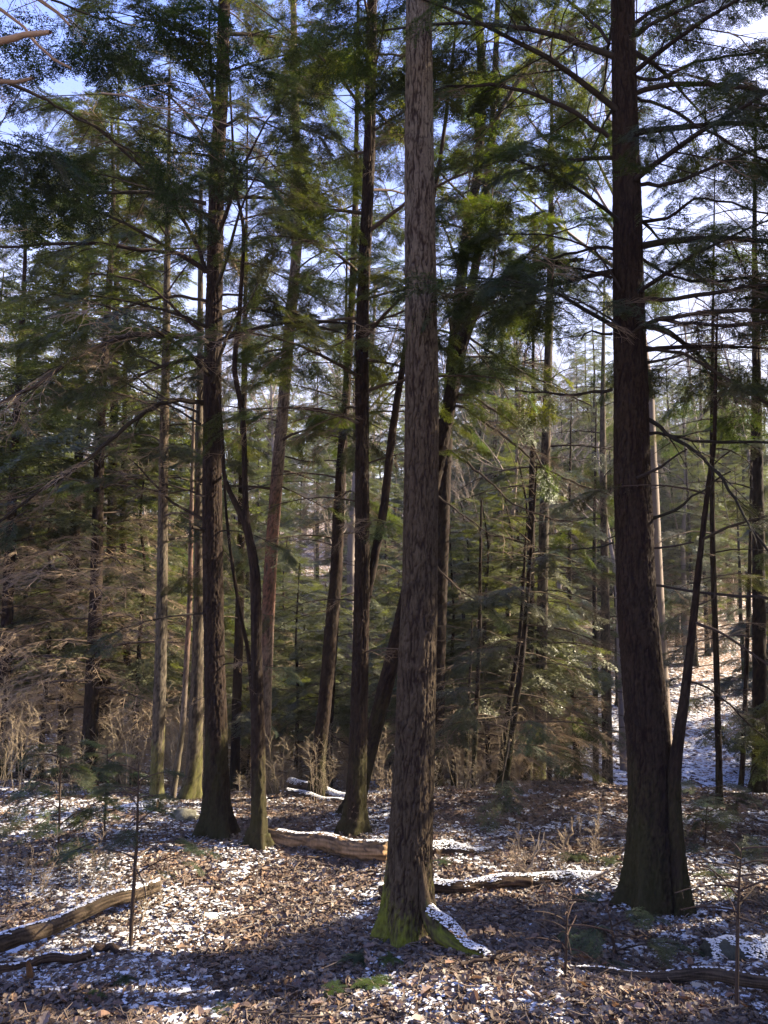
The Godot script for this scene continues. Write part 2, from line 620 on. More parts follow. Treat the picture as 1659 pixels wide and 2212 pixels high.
func bough(T: Dictionary, pts: Array, rad: Array, leaf0: float, dens: float, dead: float, called := "branch", size := 0.5) -> void:
	# pts in the world; secondaries leave it on both sides, sprays sit on them
	var m := MB.new()
	var loc := []
	var L := 0.0
	for k in pts.size():
		loc.append(pts[k] - T.at)
		if k:
			L += (pts[k] as Vector3).distance_to(pts[k - 1])
	var wood: Color = T.wood
	wood = wood * rng.randf_range(0.75, 1.3)
	m.tube(loc, rad, 6, wood)
	var n := int(L / 0.15)
	for k in n:
		var t := lerpf(0.10, 0.99, (k + rng.randf()) / n)
		var fi := t * (pts.size() - 1)
		var j := mini(int(fi), pts.size() - 2)
		var p: Vector3 = (pts[j] as Vector3).lerp(pts[j + 1], fi - j)
		var td: Vector3 = ((pts[j + 1] as Vector3) - pts[j]).normalized()
		var s := 1.0 if k % 2 == 0 else -1.0
		var dir := td.rotated(Vector3.UP, s * rng.randf_range(0.55, 1.2))
		dir.y = dir.y * 0.5 + rng.randf_range(-0.28, 0.16)
		dir = dir.normalized()
		var sl := minf(1.15, L * 0.42) * (0.25 + 0.75 * sin(PI * clampf(0.1 + t * 0.85, 0, 1))) * rng.randf_range(0.45, 1.1)
		var r0: float = lerpf(rad[j], rad[j + 1], fi - j) * 0.42
		r0 = clampf(r0, 0.002, 0.010)
		var sp := [p]
		var d2 := dir
		for e in 3:
			d2 = (d2 + Vector3(rng.randf_range(-0.18, 0.18), rng.randf_range(-0.22, 0.08), rng.randf_range(-0.18, 0.18))).normalized()
			sp.append((sp[e] as Vector3) + d2 * sl / 3.0)
		var green := t > leaf0 and rng.randf() < dens * 0.72
		var bare := not green and rng.randf() < dead
		if not green and not bare and (dead < 0.0 or rng.randf() < 0.5):
			continue
		var sloc := []
		for q in sp:
			sloc.append(q - T.at)
		m.tube(sloc, [r0, r0 * 0.75, r0 * 0.5, 0.0015], 3, wood)
		if green:
			var cnt := maxi(1, int(sl / 0.24))
			for e in cnt:
				var u := lerpf(0.25, 1.0, (e + 0.6) / cnt) * 3.0
				var i2 := mini(int(u), 2)
				var at: Vector3 = (sp[i2] as Vector3).lerp(sp[i2 + 1], u - i2)
				var yaw := (1.0 if e % 2 == 0 else -1.0) * rng.randf_range(0.3, 0.9)
				var dd := d2.rotated(Vector3.UP, yaw)
				dd.y -= rng.randf_range(0.0, 0.25)
				put_spray(T, at, dd, size * rng.randf_range(0.65, 1.15))
			if rng.randf() < 0.5:
				put_spray(T, sp[2], d2, size * rng.randf_range(0.7, 1.1))
		elif bare:
			put_twigs(T, sp[1], d2, clampf(sl * 1.2, 0.25, 0.9))
	if dens > 0.0:
		for e in 3:
			put_spray(T, pts[pts.size() - 1 - (1 if e > 0 else 0)], (pts[pts.size() - 1] - pts[pts.size() - 2]).rotated(Vector3.UP, (e - 1) * 0.5), size)
	part(called, m.mesh(), M.branch, T.node)


func limb(T: Dictionary, px: Array, w0: float, w1: float, d0: float, d1: float, leaf0: float, dens: float, dead: float, called := "branch", size := 0.5) -> void:
	var keys := []
	var n := px.size()
	for k in n:
		var t := float(k) / (n - 1)
		var d := lerpf(d0, d1, t)
		keys.append([P(px[k][0], px[k][1], d), lerpf(w0, w1, t) * 0.5 * d / F])
	var line := curve(keys, 0.14)
	var pts := []
	var rad := []
	for k in line.size():
		var wob := Vector3(rng.randf_range(-1, 1), rng.randf_range(-1, 1), rng.randf_range(-1, 1)) * 0.012
		pts.append(line[k][0] + (wob if k > 0 else Vector3.ZERO))
		rad.append(float(line[k][1]) * rng.randf_range(0.9, 1.12))
	bough(T, pts, rad, leaf0, dens, dead, called, size)


func along(keys: Array, y: float) -> Array:
	# the axis of a stem at a height: [point, radius]
	for k in keys.size() - 1:
		var a: Vector3 = keys[k][0]
		var b: Vector3 = keys[k + 1][0]
		if y <= b.y or k == keys.size() - 2:
			var t := clampf((y - a.y) / maxf(b.y - a.y, 0.01), 0.0, 1.0)
			return [a.lerp(b, t), lerpf(keys[k][1], keys[k + 1][1], t)]
	return keys[0]


func crown(T: Dictionary, keys: Array, y0: float, y1: float, gap_: float, L0: float, L1: float, rise0: float, rise1: float, leaf0: float, dens: float, dead: float, size := 0.5) -> void:
	# boughs round a stem from height y0 to y1
	var az := rng.randf() * TAU
	var y := y0
	while y < y1:
		var t := (y - y0) / (y1 - y0)
		az += 2.4 + rng.randf_range(-0.5, 0.5)
		var L := lerpf(L0, L1, t) * rng.randf_range(0.65, 1.15)
		var rise := lerpf(rise0, rise1, t) + rng.randf_range(-0.2, 0.2)
		var st := along(keys, y)
		var dir := Vector3(cos(az) * cos(rise), sin(rise), sin(az) * cos(rise))
		var p: Vector3 = st[0]
		var pts := [p]
		var r0: float = clampf(L * 0.011, 0.006, minf(0.045, float(st[1]) * 0.6))
		var rad := [r0]
		var seg := maxi(5, int(L / 0.3))
		for k in seg:
			p = p + dir * L / seg
			dir = (dir + Vector3(rng.randf_range(-0.09, 0.09), -0.55 / seg + rng.randf_range(-0.06, 0.06), rng.randf_range(-0.09, 0.09))).normalized()
			pts.append(p)
			rad.append(lerpf(r0, 0.003, float(k + 1) / seg))
		bough(T, pts, rad, leaf0, dens * T.fol, dead, "branch", size)
		y += gap_ * rng.randf_range(0.6, 1.4)


func finish(T: Dictionary) -> void:
	for k in 3:
		scatter("foliage", sprays[k], M.needle, T.s[k], T.c[k], T.node)
	for k in 2:
		scatter("dead_twigs", twig_sprays[k], M.twig, T.tw[k], T.tc[k], T.node)


# ------------------------------------------------------------------ background trees
func proto_hemlock(seed_: int, H: float, r0: float, y0: float, L0: float, n: int, tone: Color, dead_low: float) -> Node3D:
	var r := RandomNumberGenerator.new()
	r.seed = seed_
	var o := Node3D.new()
	var keys := []
	var p := Vector3(0, -0.4, 0)
	for k in 7:
		var t := k / 6.0
		keys.append([Vector3(r.randf_range(-0.12, 0.12) * t, -0.4 + (H + 0.4) * t, r.randf_range(-0.12, 0.12) * t), lerpf(r0, 0.015, pow(t, 1.1))])
	part("trunk", trunk_mesh(keys, 20, 0.10, 1, 0.45, 0.0), M.bark, o)
	var br := MB.new()
	var tw := SurfaceTool.new()
	tw.begin(Mesh.PRIMITIVE_TRIANGLES)
	var st := SurfaceTool.new()
	st.begin(Mesh.PRIMITIVE_TRIANGLES)
	var any_twigs := false
	var az := 0.0
	for k in n:
		var t := (k + r.randf()) / n
		var y := lerpf(y0, H, pow(t, 0.9))
		az += 2.4 + r.randf_range(-0.4, 0.4)
		var L := L0 * pow(1.0 - t * 0.93, 0.75) * r.randf_range(0.6, 1.1)
		var rise := lerpf(0.1, 0.55, t) + r.randf_range(-0.15, 0.15)
		var dir := Vector3(cos(az) * cos(rise), sin(rise), sin(az) * cos(rise))
		var q := Vector3(0, y, 0)
		var pts := [q]
		var rad := [clampf(L * 0.009, 0.006, 0.03)]
		for e in 5:
			q += dir * L / 5.0
			dir = (dir + Vector3(r.randf_range(-0.1, 0.1), -0.14, r.randf_range(-0.1, 0.1))).normalized()
			pts.append(q)
			rad.append(lerpf(rad[0], 0.004, (e + 1) / 5.0))
		br.tube(pts, rad, 4, Color(0.07, 0.05, 0.037))
		var dead := t < dead_low
		var cnt := int(L * (2.9 if not dead else 3.0)) + 2
		for e in cnt:
			var u := lerpf(0.25, 1.0, (e + r.randf()) / cnt) * 5.0
			var j := mini(int(u), 4)
			var at: Vector3 = (pts[j] as Vector3).lerp(pts[j + 1], u - j)
			var td: Vector3 = ((pts[j + 1] as Vector3) - pts[j]).normalized()
			var d := td.rotated(Vector3.UP, (1.0 if e % 2 == 0 else -1.0) * r.randf_range(0.25, 1.1))
			d.y += r.randf_range(-0.3, 0.1)
			d = d.normalized()
			var up := Vector3(r.randf_range(-0.3, 0.3), 1, r.randf_range(-0.3, 0.3)).normalized()
			var z := d.cross(up).normalized()
			up = z.cross(d)
			var sz := r.randf_range(0.6, 1.05) * minf(1.0, 0.4 + L * 0.3)
			var xf := Transform3D(Basis(d * sz, up * sz, z * sz), at)
			if dead:
				tw.append_from(twig_sprays[e % 2], 0, xf)
				any_twigs = true
			else:
				st.append_from(lods[(e + k) % 3], 0, xf)
	part("branches", br.mesh(), M.branch, o, "stuff")
	var cm := StandardMaterial3D.new()
	cm = M.needle.duplicate()
	cm.albedo_color = tone.linear_to_srgb()
	part("crown", st.commit(), cm, o, "stuff")
	if any_twigs:
		var tm: StandardMaterial3D = M.twig.duplicate()
		tm.albedo_color = Color(0.30, 0.22, 0.145).linear_to_srgb()
		part("dead_twigs", tw.commit(), tm, o, "stuff")
	return o


func grow(m: MB, p: Vector3, dir: Vector3, L: float, r0: float, level: int, r: RandomNumberGenerator, col: Color) -> void:
	var pts := [p]
	var rad := [r0]
	var d := dir
	var n := 6 if level == 0 else 4
	for k in n:
		d = (d + Vector3(r.randf_range(-0.16, 0.16), r.randf_range(-0.06, 0.14), r.randf_range(-0.16, 0.16)) * (0.5 if level == 0 else 1.3)).normalized()
		pts.append((pts[k] as Vector3) + d * L / n)
		rad.append(lerpf(r0, r0 * 0.3, float(k + 1) / n))
	m.tube(pts, rad, 7 if level == 0 else (4 if level == 1 else 3), col)
	if level >= 3:
		return
	var kids: int = [9, 6, 5][level]
	for k in kids:
		var t := lerpf(0.4 if level == 0 else 0.2, 1.0, (k + r.randf()) / kids) * n
		var j := mini(int(t), n - 1)
		var at: Vector3 = (pts[j] as Vector3).lerp(pts[j + 1], t - j)
		var td: Vector3 = ((pts[j + 1] as Vector3) - pts[j]).normalized()
		var ax := td.cross(Vector3(r.randf_range(-1, 1), r.randf_range(-1, 1), r.randf_range(-1, 1))).normalized()
		var nd := td.rotated(ax, r.randf_range(0.45, 0.95))
		nd.y += 0.12
		grow(m, at, nd.normalized(), L * r.randf_range(0.32, 0.55), maxf(lerpf(rad[j], rad[j + 1], t - j) * 0.55, 0.005), level + 1, r, col)


func proto_bare(seed_: int, H: float, r0: float, col: Color) -> Node3D:
	var r := RandomNumberGenerator.new()
	r.seed = seed_
	var o := Node3D.new()
	var m := MB.new()
	m.tube([Vector3(0, -0.4, 0), Vector3(0.03, H * 0.2, 0), Vector3(0.02, H * 0.42, 0.05)], [r0 * 1.2, r0 * 0.9, r0 * 0.78], 10, col)
	part("trunk", m.mesh(), M.branch, o)
	var b := MB.new()
	grow(b, Vector3(0.02, H * 0.41, 0.05), Vector3(0, 1, 0), H * 0.58, r0 * 0.78, 0, r, col)
	part("branches", b.mesh(), M.branch, o, "stuff")
	return o


const ONES := ["", "first", "second", "third", "fourth", "fifth", "sixth", "seventh", "eighth", "ninth", "tenth", "eleventh", "twelfth", "thirteenth", "fourteenth", "fifteenth", "sixteenth", "seventeenth", "eighteenth", "nineteenth"]
const TENS := ["", "", "twent", "thirt", "fort", "fift", "sixt", "sevent", "eight", "ninet"]

func rank(k: int) -> String:
	# 0 is nearest, 1 second nearest, ...
	var n := k + 1
	if n == 1:
		return "nearest"
	if n < 20:
		return ONES[n] + " nearest"
	if n % 10 == 0:
		return TENS[n / 10] + "ieth nearest"
	return TENS[n / 10] + "y-" + ONES[n % 10] + " nearest"


func zone(px: float) -> String:
	if px < 0.0:
		return "out of view to the left"
	if px < 338.0:
		return "left of the mossy grey trunk"
	if px < 460.0:
		return "between the mossy grey trunk and left hemlock"
	if px < 775.0:
		return "between the left hemlock and middle hemlock"
	if px < 1035.0:
		return "between the plated trunk and thin knoll stems"
	if px < 1150.0:
		return "between the thin knoll stems and brown-grey pair"
	if px < 1380.0:
		return "between the brown-grey pair and big right hemlock"
	if px < 1659.0:
		return "right of the big right hemlock"
	return "out of view to the right"


func blocks_gap(x: float, z: float, H: float, r: float) -> bool:
	var at := Vector3(x, ht(x, z), z)
	var flat := Vector3(SUN.x, 0, SUN.z)
	for n in near_gaps:
		var g: Array = windows[n]
		# the ray: u along E1, v along E2, w along the sun
		var p: Vector3 = E1 * g[0] + E2 * g[1] + SUN * g[2]
		var t := (at - p).dot(flat) / flat.length_squared()
		if t < 0.5:
			continue
		var q := p + SUN * t
		var away := Vector2(q.x - at.x, q.z - at.z).length()
		var hh := (q.y - at.y) / H
		if hh > 0.0 and hh < 1.0 and away < r * pow(1.0 - hh, 0.6) + float(g[3]) * 0.5:
			return true
	return false


func plant(list: Array, protos: Array, called: String, kindword: String, category: String, group: String) -> void:
	# list: [x, depth, proto, scale, turn]; nearest first, so that each can be told by its rank
	list.sort_custom(func(a, b): return a[1] < b[1])
	var ranks := {}
	for e in list:
		var at := Vector3(e[0], 0, -e[1])
		at.y = ht(at.x, at.z)
		var zn := zone(project(at + Vector3(0, 1, 0)).x)
		var k: int = ranks.get(zn, 0)
		ranks[zn] = k + 1
		var o: Node3D = protos[e[2]].duplicate()
		o.name = numbered(called)
		add_child(o)
		o.position = at
		o.rotation.y = e[4]
		o.scale = Vector3.ONE * e[3]
		o.set_meta("label", "%s %s, %s" % [kindword, zn, rank(k)])
		o.set_meta("category", category)
		o.set_meta("group", group)


# ------------------------------------------------------------------ the ground
func build_ground() -> Node3D:
	var xs := []
	var ds := []
	var x := 0.0
	while x < 7.5:
		xs.append(x)
		x += 0.13
	var s := 0.16
	while x < 700.0:
		xs.append(x)
		x += s
		s *= 1.16
	var all := []
	for k in range(xs.size() - 1, 0, -1):
		all.append(-xs[k])
	all.append_array(xs)
	var d := -60.0
	while d < 700.0:
		ds.append(d)
		if d < 2.0:
			d += clampf((2.0 - d) * 0.25, 0.13, 8.0)
		elif d < 15.0:
			d += 0.13
		else:
			d += 0.13 + (d - 15.0) * 0.05
	var w := all.size()
	var pos := PackedVector3Array()
	var nor := PackedVector3Array()
	var idx := PackedInt32Array()
	for dd in ds:
		for xx in all:
			pos.append(Vector3(xx, ht(xx, -dd), -dd))
	nor.resize(pos.size())
	for j in ds.size():
		for k in w:
			var du := pos[j * w + mini(k + 1, w - 1)] - pos[j * w + maxi(k - 1, 0)]
			var dv := pos[mini(j + 1, ds.size() - 1) * w + k] - pos[maxi(j - 1, 0) * w + k]
			nor[j * w + k] = du.cross(dv).normalized()
			if nor[j * w + k].y < 0.0:
				nor[j * w + k] = -nor[j * w + k]
	for j in ds.size() - 1:
		for k in w - 1:
			var a := j * w + k
			idx.append_array(PackedInt32Array([a, a + w, a + w + 1, a, a + w + 1, a + 1]))
	var arr := []
	arr.resize(Mesh.ARRAY_MAX)
	arr[Mesh.ARRAY_VERTEX] = pos
	arr[Mesh.ARRAY_NORMAL] = nor
	arr[Mesh.ARRAY_INDEX] = idx
	var am := ArrayMesh.new()
	am.add_surface_from_arrays(Mesh.PRIMITIVE_TRIANGLES, arr)
	var o := part("ground", am, M.ground, self, "structure")
	return o


func make_leaf(seed_: int) -> ArrayMesh:
	# a dry leaf of unit length along x, curled
	var r := RandomNumberGenerator.new()
	r.seed = seed_
	var m := MB.new()
	var n := 6
	var curl := r.randf_range(0.6, 2.6)
	var bend := r.randf_range(-1.1, 1.1)
	var lobed := seed_ % 2 == 0
	var L := []
	var C := []
	var R := []
	for k in n + 1:
		var t := float(k) / n
		var w := 0.33 * pow(sin(PI * clampf(t * 0.94 + 0.03, 0, 1)), 0.7)
		if lobed:
			w *= 1.0 if k % 2 == 1 else 0.55
		var y := bend * (t - 0.5) * (t - 0.5) * 0.6
		C.append(Vector3(t - 0.5, y, r.randf_range(-0.02, 0.02)))
		var wl := w * r.randf_range(0.85, 1.15)
		var wr := w * r.randf_range(0.85, 1.15)
		L.append(Vector3(t - 0.5, y + curl * wl * wl + r.randf_range(0, 0.05), wl))
		R.append(Vector3(t - 0.5, y + curl * wr * wr * r.randf_range(0.3, 1.2) + r.randf_range(0, 0.05), -wr))
	for k in n:
		for side in [[C, L], [R, C]]:
			var a: Vector3 = side[0][k]
			var b: Vector3 = side[0][k + 1]
			var e: Vector3 = side[1][k + 1]
			var f: Vector3 = side[1][k]
			var nn := (b - a).cross(f - a)
			nn = nn.normalized() if nn.length() > 1e-6 else Vector3.UP
			if nn.y < 0.0:
				nn = -nn
			m.quad(a, f, e, b, nn, Color(1, 1, 1))
	return m.mesh()


func make_snow(seed_: int) -> ArrayMesh:
	# a ragged fleck of thin snow, unit across, slightly domed
	var r := RandomNumberGenerator.new()
	r.seed = seed_
	var m := MB.new()
	var n := 13
	var ring := []
	var mid := []
	var ph := r.randf() * TAU
	for k in n:
		var a := TAU * k / n
		var rr := 0.5 * (0.62 + 0.3 * sin(a * 2.0 + ph) + r.randf_range(-0.24, 0.24))
		ring.append(Vector3(cos(a) * rr, -0.02, sin(a) * rr * 0.75))
		mid.append(Vector3(cos(a) * rr * 0.72, 0.07 + r.randf_range(-0.02, 0.03), sin(a) * rr * 0.54))
	var white := Color(1, 1, 1)
	for k in n:
		var q := (k + 1) % n
		var out: Vector3 = (ring[k] as Vector3).normalized()
		m.quad(ring[k], mid[k], mid[q], ring[q], (out + Vector3.UP).normalized(), white)
		m.tri(Vector3(0, 0.10, 0), mid[q], mid[k], Vector3.UP, white)
	return m.mesh()


func snow_amount(x: float, d: float) -> float:
	var s := 0.50 + 0.75 * nz.get_noise_2d(x * 5.0 + 100.0, d * 5.0) + 0.35 * nz.get_noise_2d(x * 18.0, d * 18.0 + 50.0)
	s -= 0.30 * exp(-(pow(x + 0.75 + 0.06 * (d - 6.0), 2) / 0.22))          # trodden path
	s -= 0.75 * exp(-(pow(x - 2.4, 2) / 5.0 + pow(d - 11.4, 2) / 1.6))       # knoll of bare leaves
	s += 0.05 * smoothstep(-1.5, -3.0, x)
	s += 0.28 * smoothstep(14.0, 16.5, d) * smoothstep(0.1, 0.2, x / d)
	s -= 0.30 * exp(-(pow(x - 0.9, 2) / 1.2 + pow(d - 7.2, 2) / 1.0))
	return s


func cover_ground(ground: Node3D) -> void:
	var lt := [[], [], [], [], [], []]
	var lc := [[], [], [], [], [], []]
	var st := [[], [], [], []]
	var sc := [[], [], [], []]
	var browns := [Color(0.16, 0.108, 0.083), Color(0.27, 0.205, 0.165), Color(0.09, 0.06, 0.048), Color(0.20, 0.138, 0.108), Color(0.13, 0.09, 0.07), Color(0.25, 0.15, 0.095), Color(0.19, 0.15, 0.13), Color(0.32, 0.255, 0.205)]
	var r := RandomNumberGenerator.new()
	r.seed = 4242
	for band in [[3.2, 14.0, 150000, 0.050], [14.0, 42.0, 26000, 0.14]]:
		for k in band[2]:
			var d: float = band[0] * pow(band[1] / band[0], r.randf())
			var x := r.randf_range(-1, 1) * (0.53 * d + 1.3)
			var z := -d
			var y := ht(x, z)
			var size: float = band[3] * (0.45 + 1.15 * pow(r.randf(), 1.6))
			var tilt := r.randf_range(0.0, 0.55) if r.randf() < 0.85 else r.randf_range(0.5, 1.3)
			var b := Basis(Vector3(cos(r.randf() * TAU), 0, sin(r.randf() * TAU)).normalized(), tilt) * Basis(Vector3.UP, r.randf() * TAU)
			if r.randf() < 0.3:
				b = b * Basis(Vector3(1, 0, 0), PI)
			var v := r.randi() % 6
			lt[v].append(Transform3D(b.scaled(Vector3.ONE * size), Vector3(x, y + r.randf_range(0.004, 0.03), z)))
			var c: Color = browns[r.randi() % browns.size()]
			var g := r.randf_range(0.7, 1.25)
			g *= 0.82
			lc[v].append(Color(c.r * g * 0.95, c.g * g, c.b * g * 0.98))
	for band in [[3.2, 14.0, 150000, 0.048], [14.0, 42.0, 30000, 0.22], [14.5, 40.0, 60000, 0.15], [3.3, 14.0, 7000, 0.19]]:
		for k in band[2]:
			var d: float = band[0] * pow(band[1] / band[0], r.randf())
			var x := r.randf_range(-1, 1) * (0.53 * d + 1.3)
			if band[3] == 0.15:
				x = d * r.randf_range(0.14, 0.56)
			if snow_amount(x, d) < (0.56 if band[3] == 0.19 else 0.46):
				continue
			var z := -d
			var y := ht(x, z)
			var size: float = band[3] * r.randf_range(0.4, 1.0) + band[3] * 1.4 * pow(r.randf(), 5.0)
			var tilt := r.randf_range(0.0, 0.3)
			var b := Basis(Vector3(cos(r.randf() * TAU), 0, sin(r.randf() * TAU)).normalized(), tilt) * Basis(Vector3.UP, r.randf() * TAU)
			var v := r.randi() % 4
			st[v].append(Transform3D(b.scaled(Vector3(size, size * (0.16 if band[3] == 0.19 else 0.5), size)), Vector3(x, y + (r.randf_range(0.006, 0.016) if band[3] == 0.19 else r.randf_range(0.004, 0.03)), z)))
			var g := r.randf_range(0.42, 0.74)
			sc[v].append(Color(g, g, g * 1.01))
	for v in 6:
		var holder := scatter("leaf_litter", leaf_meshes[v], M.leaf, lt[v], lc[v], ground)
		holder.set_meta("label", "brown fallen leaves carpeting the forest floor")
	for v in 4:
		var holder := scatter("snow_flecks", snow_meshes[v], M.snow, st[v], sc[v], ground)
		holder.set_meta("label", "thin flecks of snow between the fallen leaves")
	var tw := []
	var tc := []
	var bit := MB.new()
	bit.tube([Vector3(-0.5, 0, 0), Vector3(-0.1, 0.03, 0.04), Vector3(0.2, 0.0, 0.0), Vector3(0.5, 0.03, 0.06)], [0.02, 0.018, 0.014, 0.006], 4, Color(1, 1, 1))
	bit.tube([Vector3(-0.1, 0.03, 0.04), Vector3(0.12, 0.05, 0.2)], [0.011, 0.004], 3, Color(1, 1, 1))
	for k in 5200:
		var d := 3.4 * pow(14.0 / 3.4, r.randf())
		var x := r.randf_range(-1, 1) * (0.53 * d + 1.0)
		var size := r.randf_range(0.06, 0.32)
		tw.append(Transform3D((Basis(Vector3.UP, r.randf() * TAU) * Basis(Vector3(0, 0, 1), r.randf_range(-0.2, 0.3))).scaled(Vector3.ONE * size), Vector3(x, ht(x, -d) + r.randf_range(0.01, 0.035), -d)))
		var g := r.randf_range(0.5, 1.5)
		tc.append(Color(0.15 * g, 0.11 * g, 0.08 * g))
	scatter("fallen_twigs", bit.mesh(), M.twig, tw, tc, ground).set_meta("label", "small broken twigs strewn over the leaf litter")
	# the nearest leaves, each its own piece
	var mats := []
	for c in browns:
		var m: StandardMaterial3D = M.leaf.duplicate()
		m.vertex_color_use_as_albedo = false
		m.albedo_color = (c * 0.95).linear_to_srgb()
		mats.append(m)
	for k in 290:
		var d := lerpf(4.0, 6.6, pow(r.randf(), 1.3))
		var x := r.randf_range(-1, 1) * (0.5 * d + 0.2)
		var o := part("leaf", leaf_meshes[k % 6], mats[r.randi() % mats.size()], ground)
		var size := r.randf_range(0.055, 0.105)
		o.transform = Transform3D((Basis(Vector3(cos(k * 1.7), 0, sin(k * 1.7)), r.randf_range(0.1, 0.8)) * Basis(Vector3.UP, r.randf() * TAU)).scaled(Vector3.ONE * size), Vector3(x, ht(x, -d) + r.randf_range(0.02, 0.05), -d))


# ------------------------------------------------------------------ logs, rocks, small plants
func log_mesh(a: Vector3, b: Vector3, r0: float, r1: float, sag: float, style: int, seed_: int, ragged := 0.0) -> ArrayMesh:
	var keys := []
	for k in 7:
		var t := k / 6.0
		var p := a.lerp(b, t)
		p.y += sag * sin(PI * t) + 0.012 * sin(k * 2.1 + seed_)
		p.z += 0.03 * sin(k * 1.3 + seed_)
		keys.append([p, lerpf(r0, r1, t)])
	var line := curve(keys, 0.03)
	var m := MB.new()
	var sides := 30
	var tone := [Color(0.11, 0.072, 0.045), Color(0.46, 0.29, 0.15), Color(0.12, 0.088, 0.06), Color(0.07, 0.045, 0.032)]
	var first := Vector3.ZERO
	var n := line.size()
	for j in n:
		var p: Vector3 = line[j][0]
		var t: Vector3 = ((line[mini(j + 1, n - 1)][0] as Vector3) - line[maxi(j - 1, 0)][0]).normalized()
		var u := Vector3.UP.cross(t).normalized()
		var w: Vector3 = t.cross(u)
		for k in sides:
			var ang := TAU * k / sides
			var rr: float = line[j][1]
			var f := ncell.get_noise_3d(cos(ang) * 3.2, j * 0.05 + seed_ * 9.0, sin(ang) * 3.2) + 1.0
			var g := nz.get_noise_3d(cos(ang) * 30.0, j * 2.2 + seed_ * 31.0, sin(ang) * 30.0)
			var ridge := smoothstep(0.0, 0.3, f)
			rr *= 0.94 + 0.10 * ridge + (0.12 if style != 1 else 0.2) * g
			if style == 1:
				rr *= 1.0 - 0.14 * pow(0.5 + 0.5 * sin(ang * 9.0 + g * 5.0 + j * 0.03), 4.0)
			var slide := 0.0
			if ragged > 0.0 and j < 14:
				slide = -ragged * maxf(0.0, g * 1.6 + 0.35) * (1.0 - j / 14.0)
			if j == 0 or j == n - 1:
				rr *= 0.55
			m.v.append(p + (u * cos(ang) + w * sin(ang)) * rr + t * slide)
			m.n.append(u * cos(ang) + w * sin(ang))
			var c: Color = tone[style]
			c = c * (0.35 + 0.75 * ridge + 0.5 * g)
			if style == 1:
				c = c.lerp(Color(0.12, 0.09, 0.07), smoothstep(0.75, 1.2, sin(ang) * 0.5 + 0.5 + g))
			m.c.append(c)
	for j in n - 1:
		for k in sides:
			var x := j * sides + k
			var y := j * sides + (k + 1) % sides
			m.i.append_array(PackedInt32Array([x, x + sides, y + sides, x, y + sides, y]))
	for e in [0, n - 1]:
		var ci := m.v.size()
		m.v.append(line[e][0]); m.n.append((b - a).normalized() * (-1.0 if e == 0 else 1.0)); m.c.append(tone[style] * 0.8)
		for k in sides:
			m.i.append_array(PackedInt32Array([ci, e * sides + k, e * sides + (k + 1) % sides]))
	# normals from the relief
	for j in n:
		for k in sides:
			var du := m.v[j * sides + (k + 1) % sides] - m.v[j * sides + (k + sides - 1) % sides]
			var dv := m.v[mini(j + 1, n - 1) * sides + k] - m.v[maxi(j - 1, 0) * sides + k]
			var nn := du.cross(dv)
			if nn.length() > 1e-8:
				nn = nn.normalized()
				m.n[j * sides + k] = nn if nn.dot(m.n[j * sides + k]) > 0 else -nn
	return m.mesh()


func snow_on(parent: Node3D, a: Vector3, b: Vector3, r0: float, r1: float, sag: float, seed_: int, cover: float) -> void:
	# thin broken snow lying along the top of a log
	var rr := RandomNumberGenerator.new()
	rr.seed = seed_ + 500
	var t := (b - a).normalized()
	var u := Vector3.UP.cross(t).normalized()
	var w := t.cross(u)
	var where := [[], [], [], []]
	var tint := [[], [], [], []]
	var n := int(a.distance_to(b) * (r0 + r1) * 8000.0 * cover)
	for k in n:
		var f := rr.randf()
		var p := a.lerp(b, f)
		p.y += sag * sin(PI * f) + 0.012 * sin(f * 6.0 * 2.1 + seed_)
		p.z += 0.03 * sin(f * 6.0 * 1.3 + seed_)
		var s := rr.randf_range(-1, 1)
		var along_ := f * a.distance_to(b)
		var patch := nz.get_noise_2d(along_ * 16.0 + seed_ * 50.0, s * 5.0) + 0.6 * nz.get_noise_2d(along_ * 60.0, s * 22.0 + seed_ * 31.0)
		if patch + 0.38 * cover - 0.6 * absf(s) < 0.0:
			continue
		var ang := s * minf(cover, 1.3)
		var out := u * sin(ang) + w * cos(ang)
		var size := rr.randf_range(0.012, 0.042)
		var z := t.cross(out).normalized()
		var bs := Basis(t, out, z) * Basis(Vector3.UP, rr.randf() * TAU)
		var v := k % 4
		where[v].append(Transform3D(bs.scaled(Vector3(size, size * 0.35, size)), p + out * (lerpf(r0, r1, f) * 1.02 + 0.003 + rr.randf_range(0.0, 0.004))))
		var g := rr.randf_range(0.62, 0.86)
		tint[v].append(Color(g, g, g))
	for v in 4:
		scatter("snow_cover", snow_meshes[v], M.snow, where[v], tint[v], parent)


func fallen_log(label: String, a: Vector3, b: Vector3, r0: float, r1: float, sag: float, style: int, seed_: int, cover: float, ragged := 0.0) -> Node3D:
	var o := thing("fallen_log", label, "log", (a + b) * 0.5)
	part("log_wood", log_mesh(a - o.position, b - o.position, r0, r1, sag, style, seed_, ragged), M.bark, o)
	if cover > 0.0:
		snow_on(o, a - o.position, b - o.position, r0, r1, sag, seed_, cover)
	return o


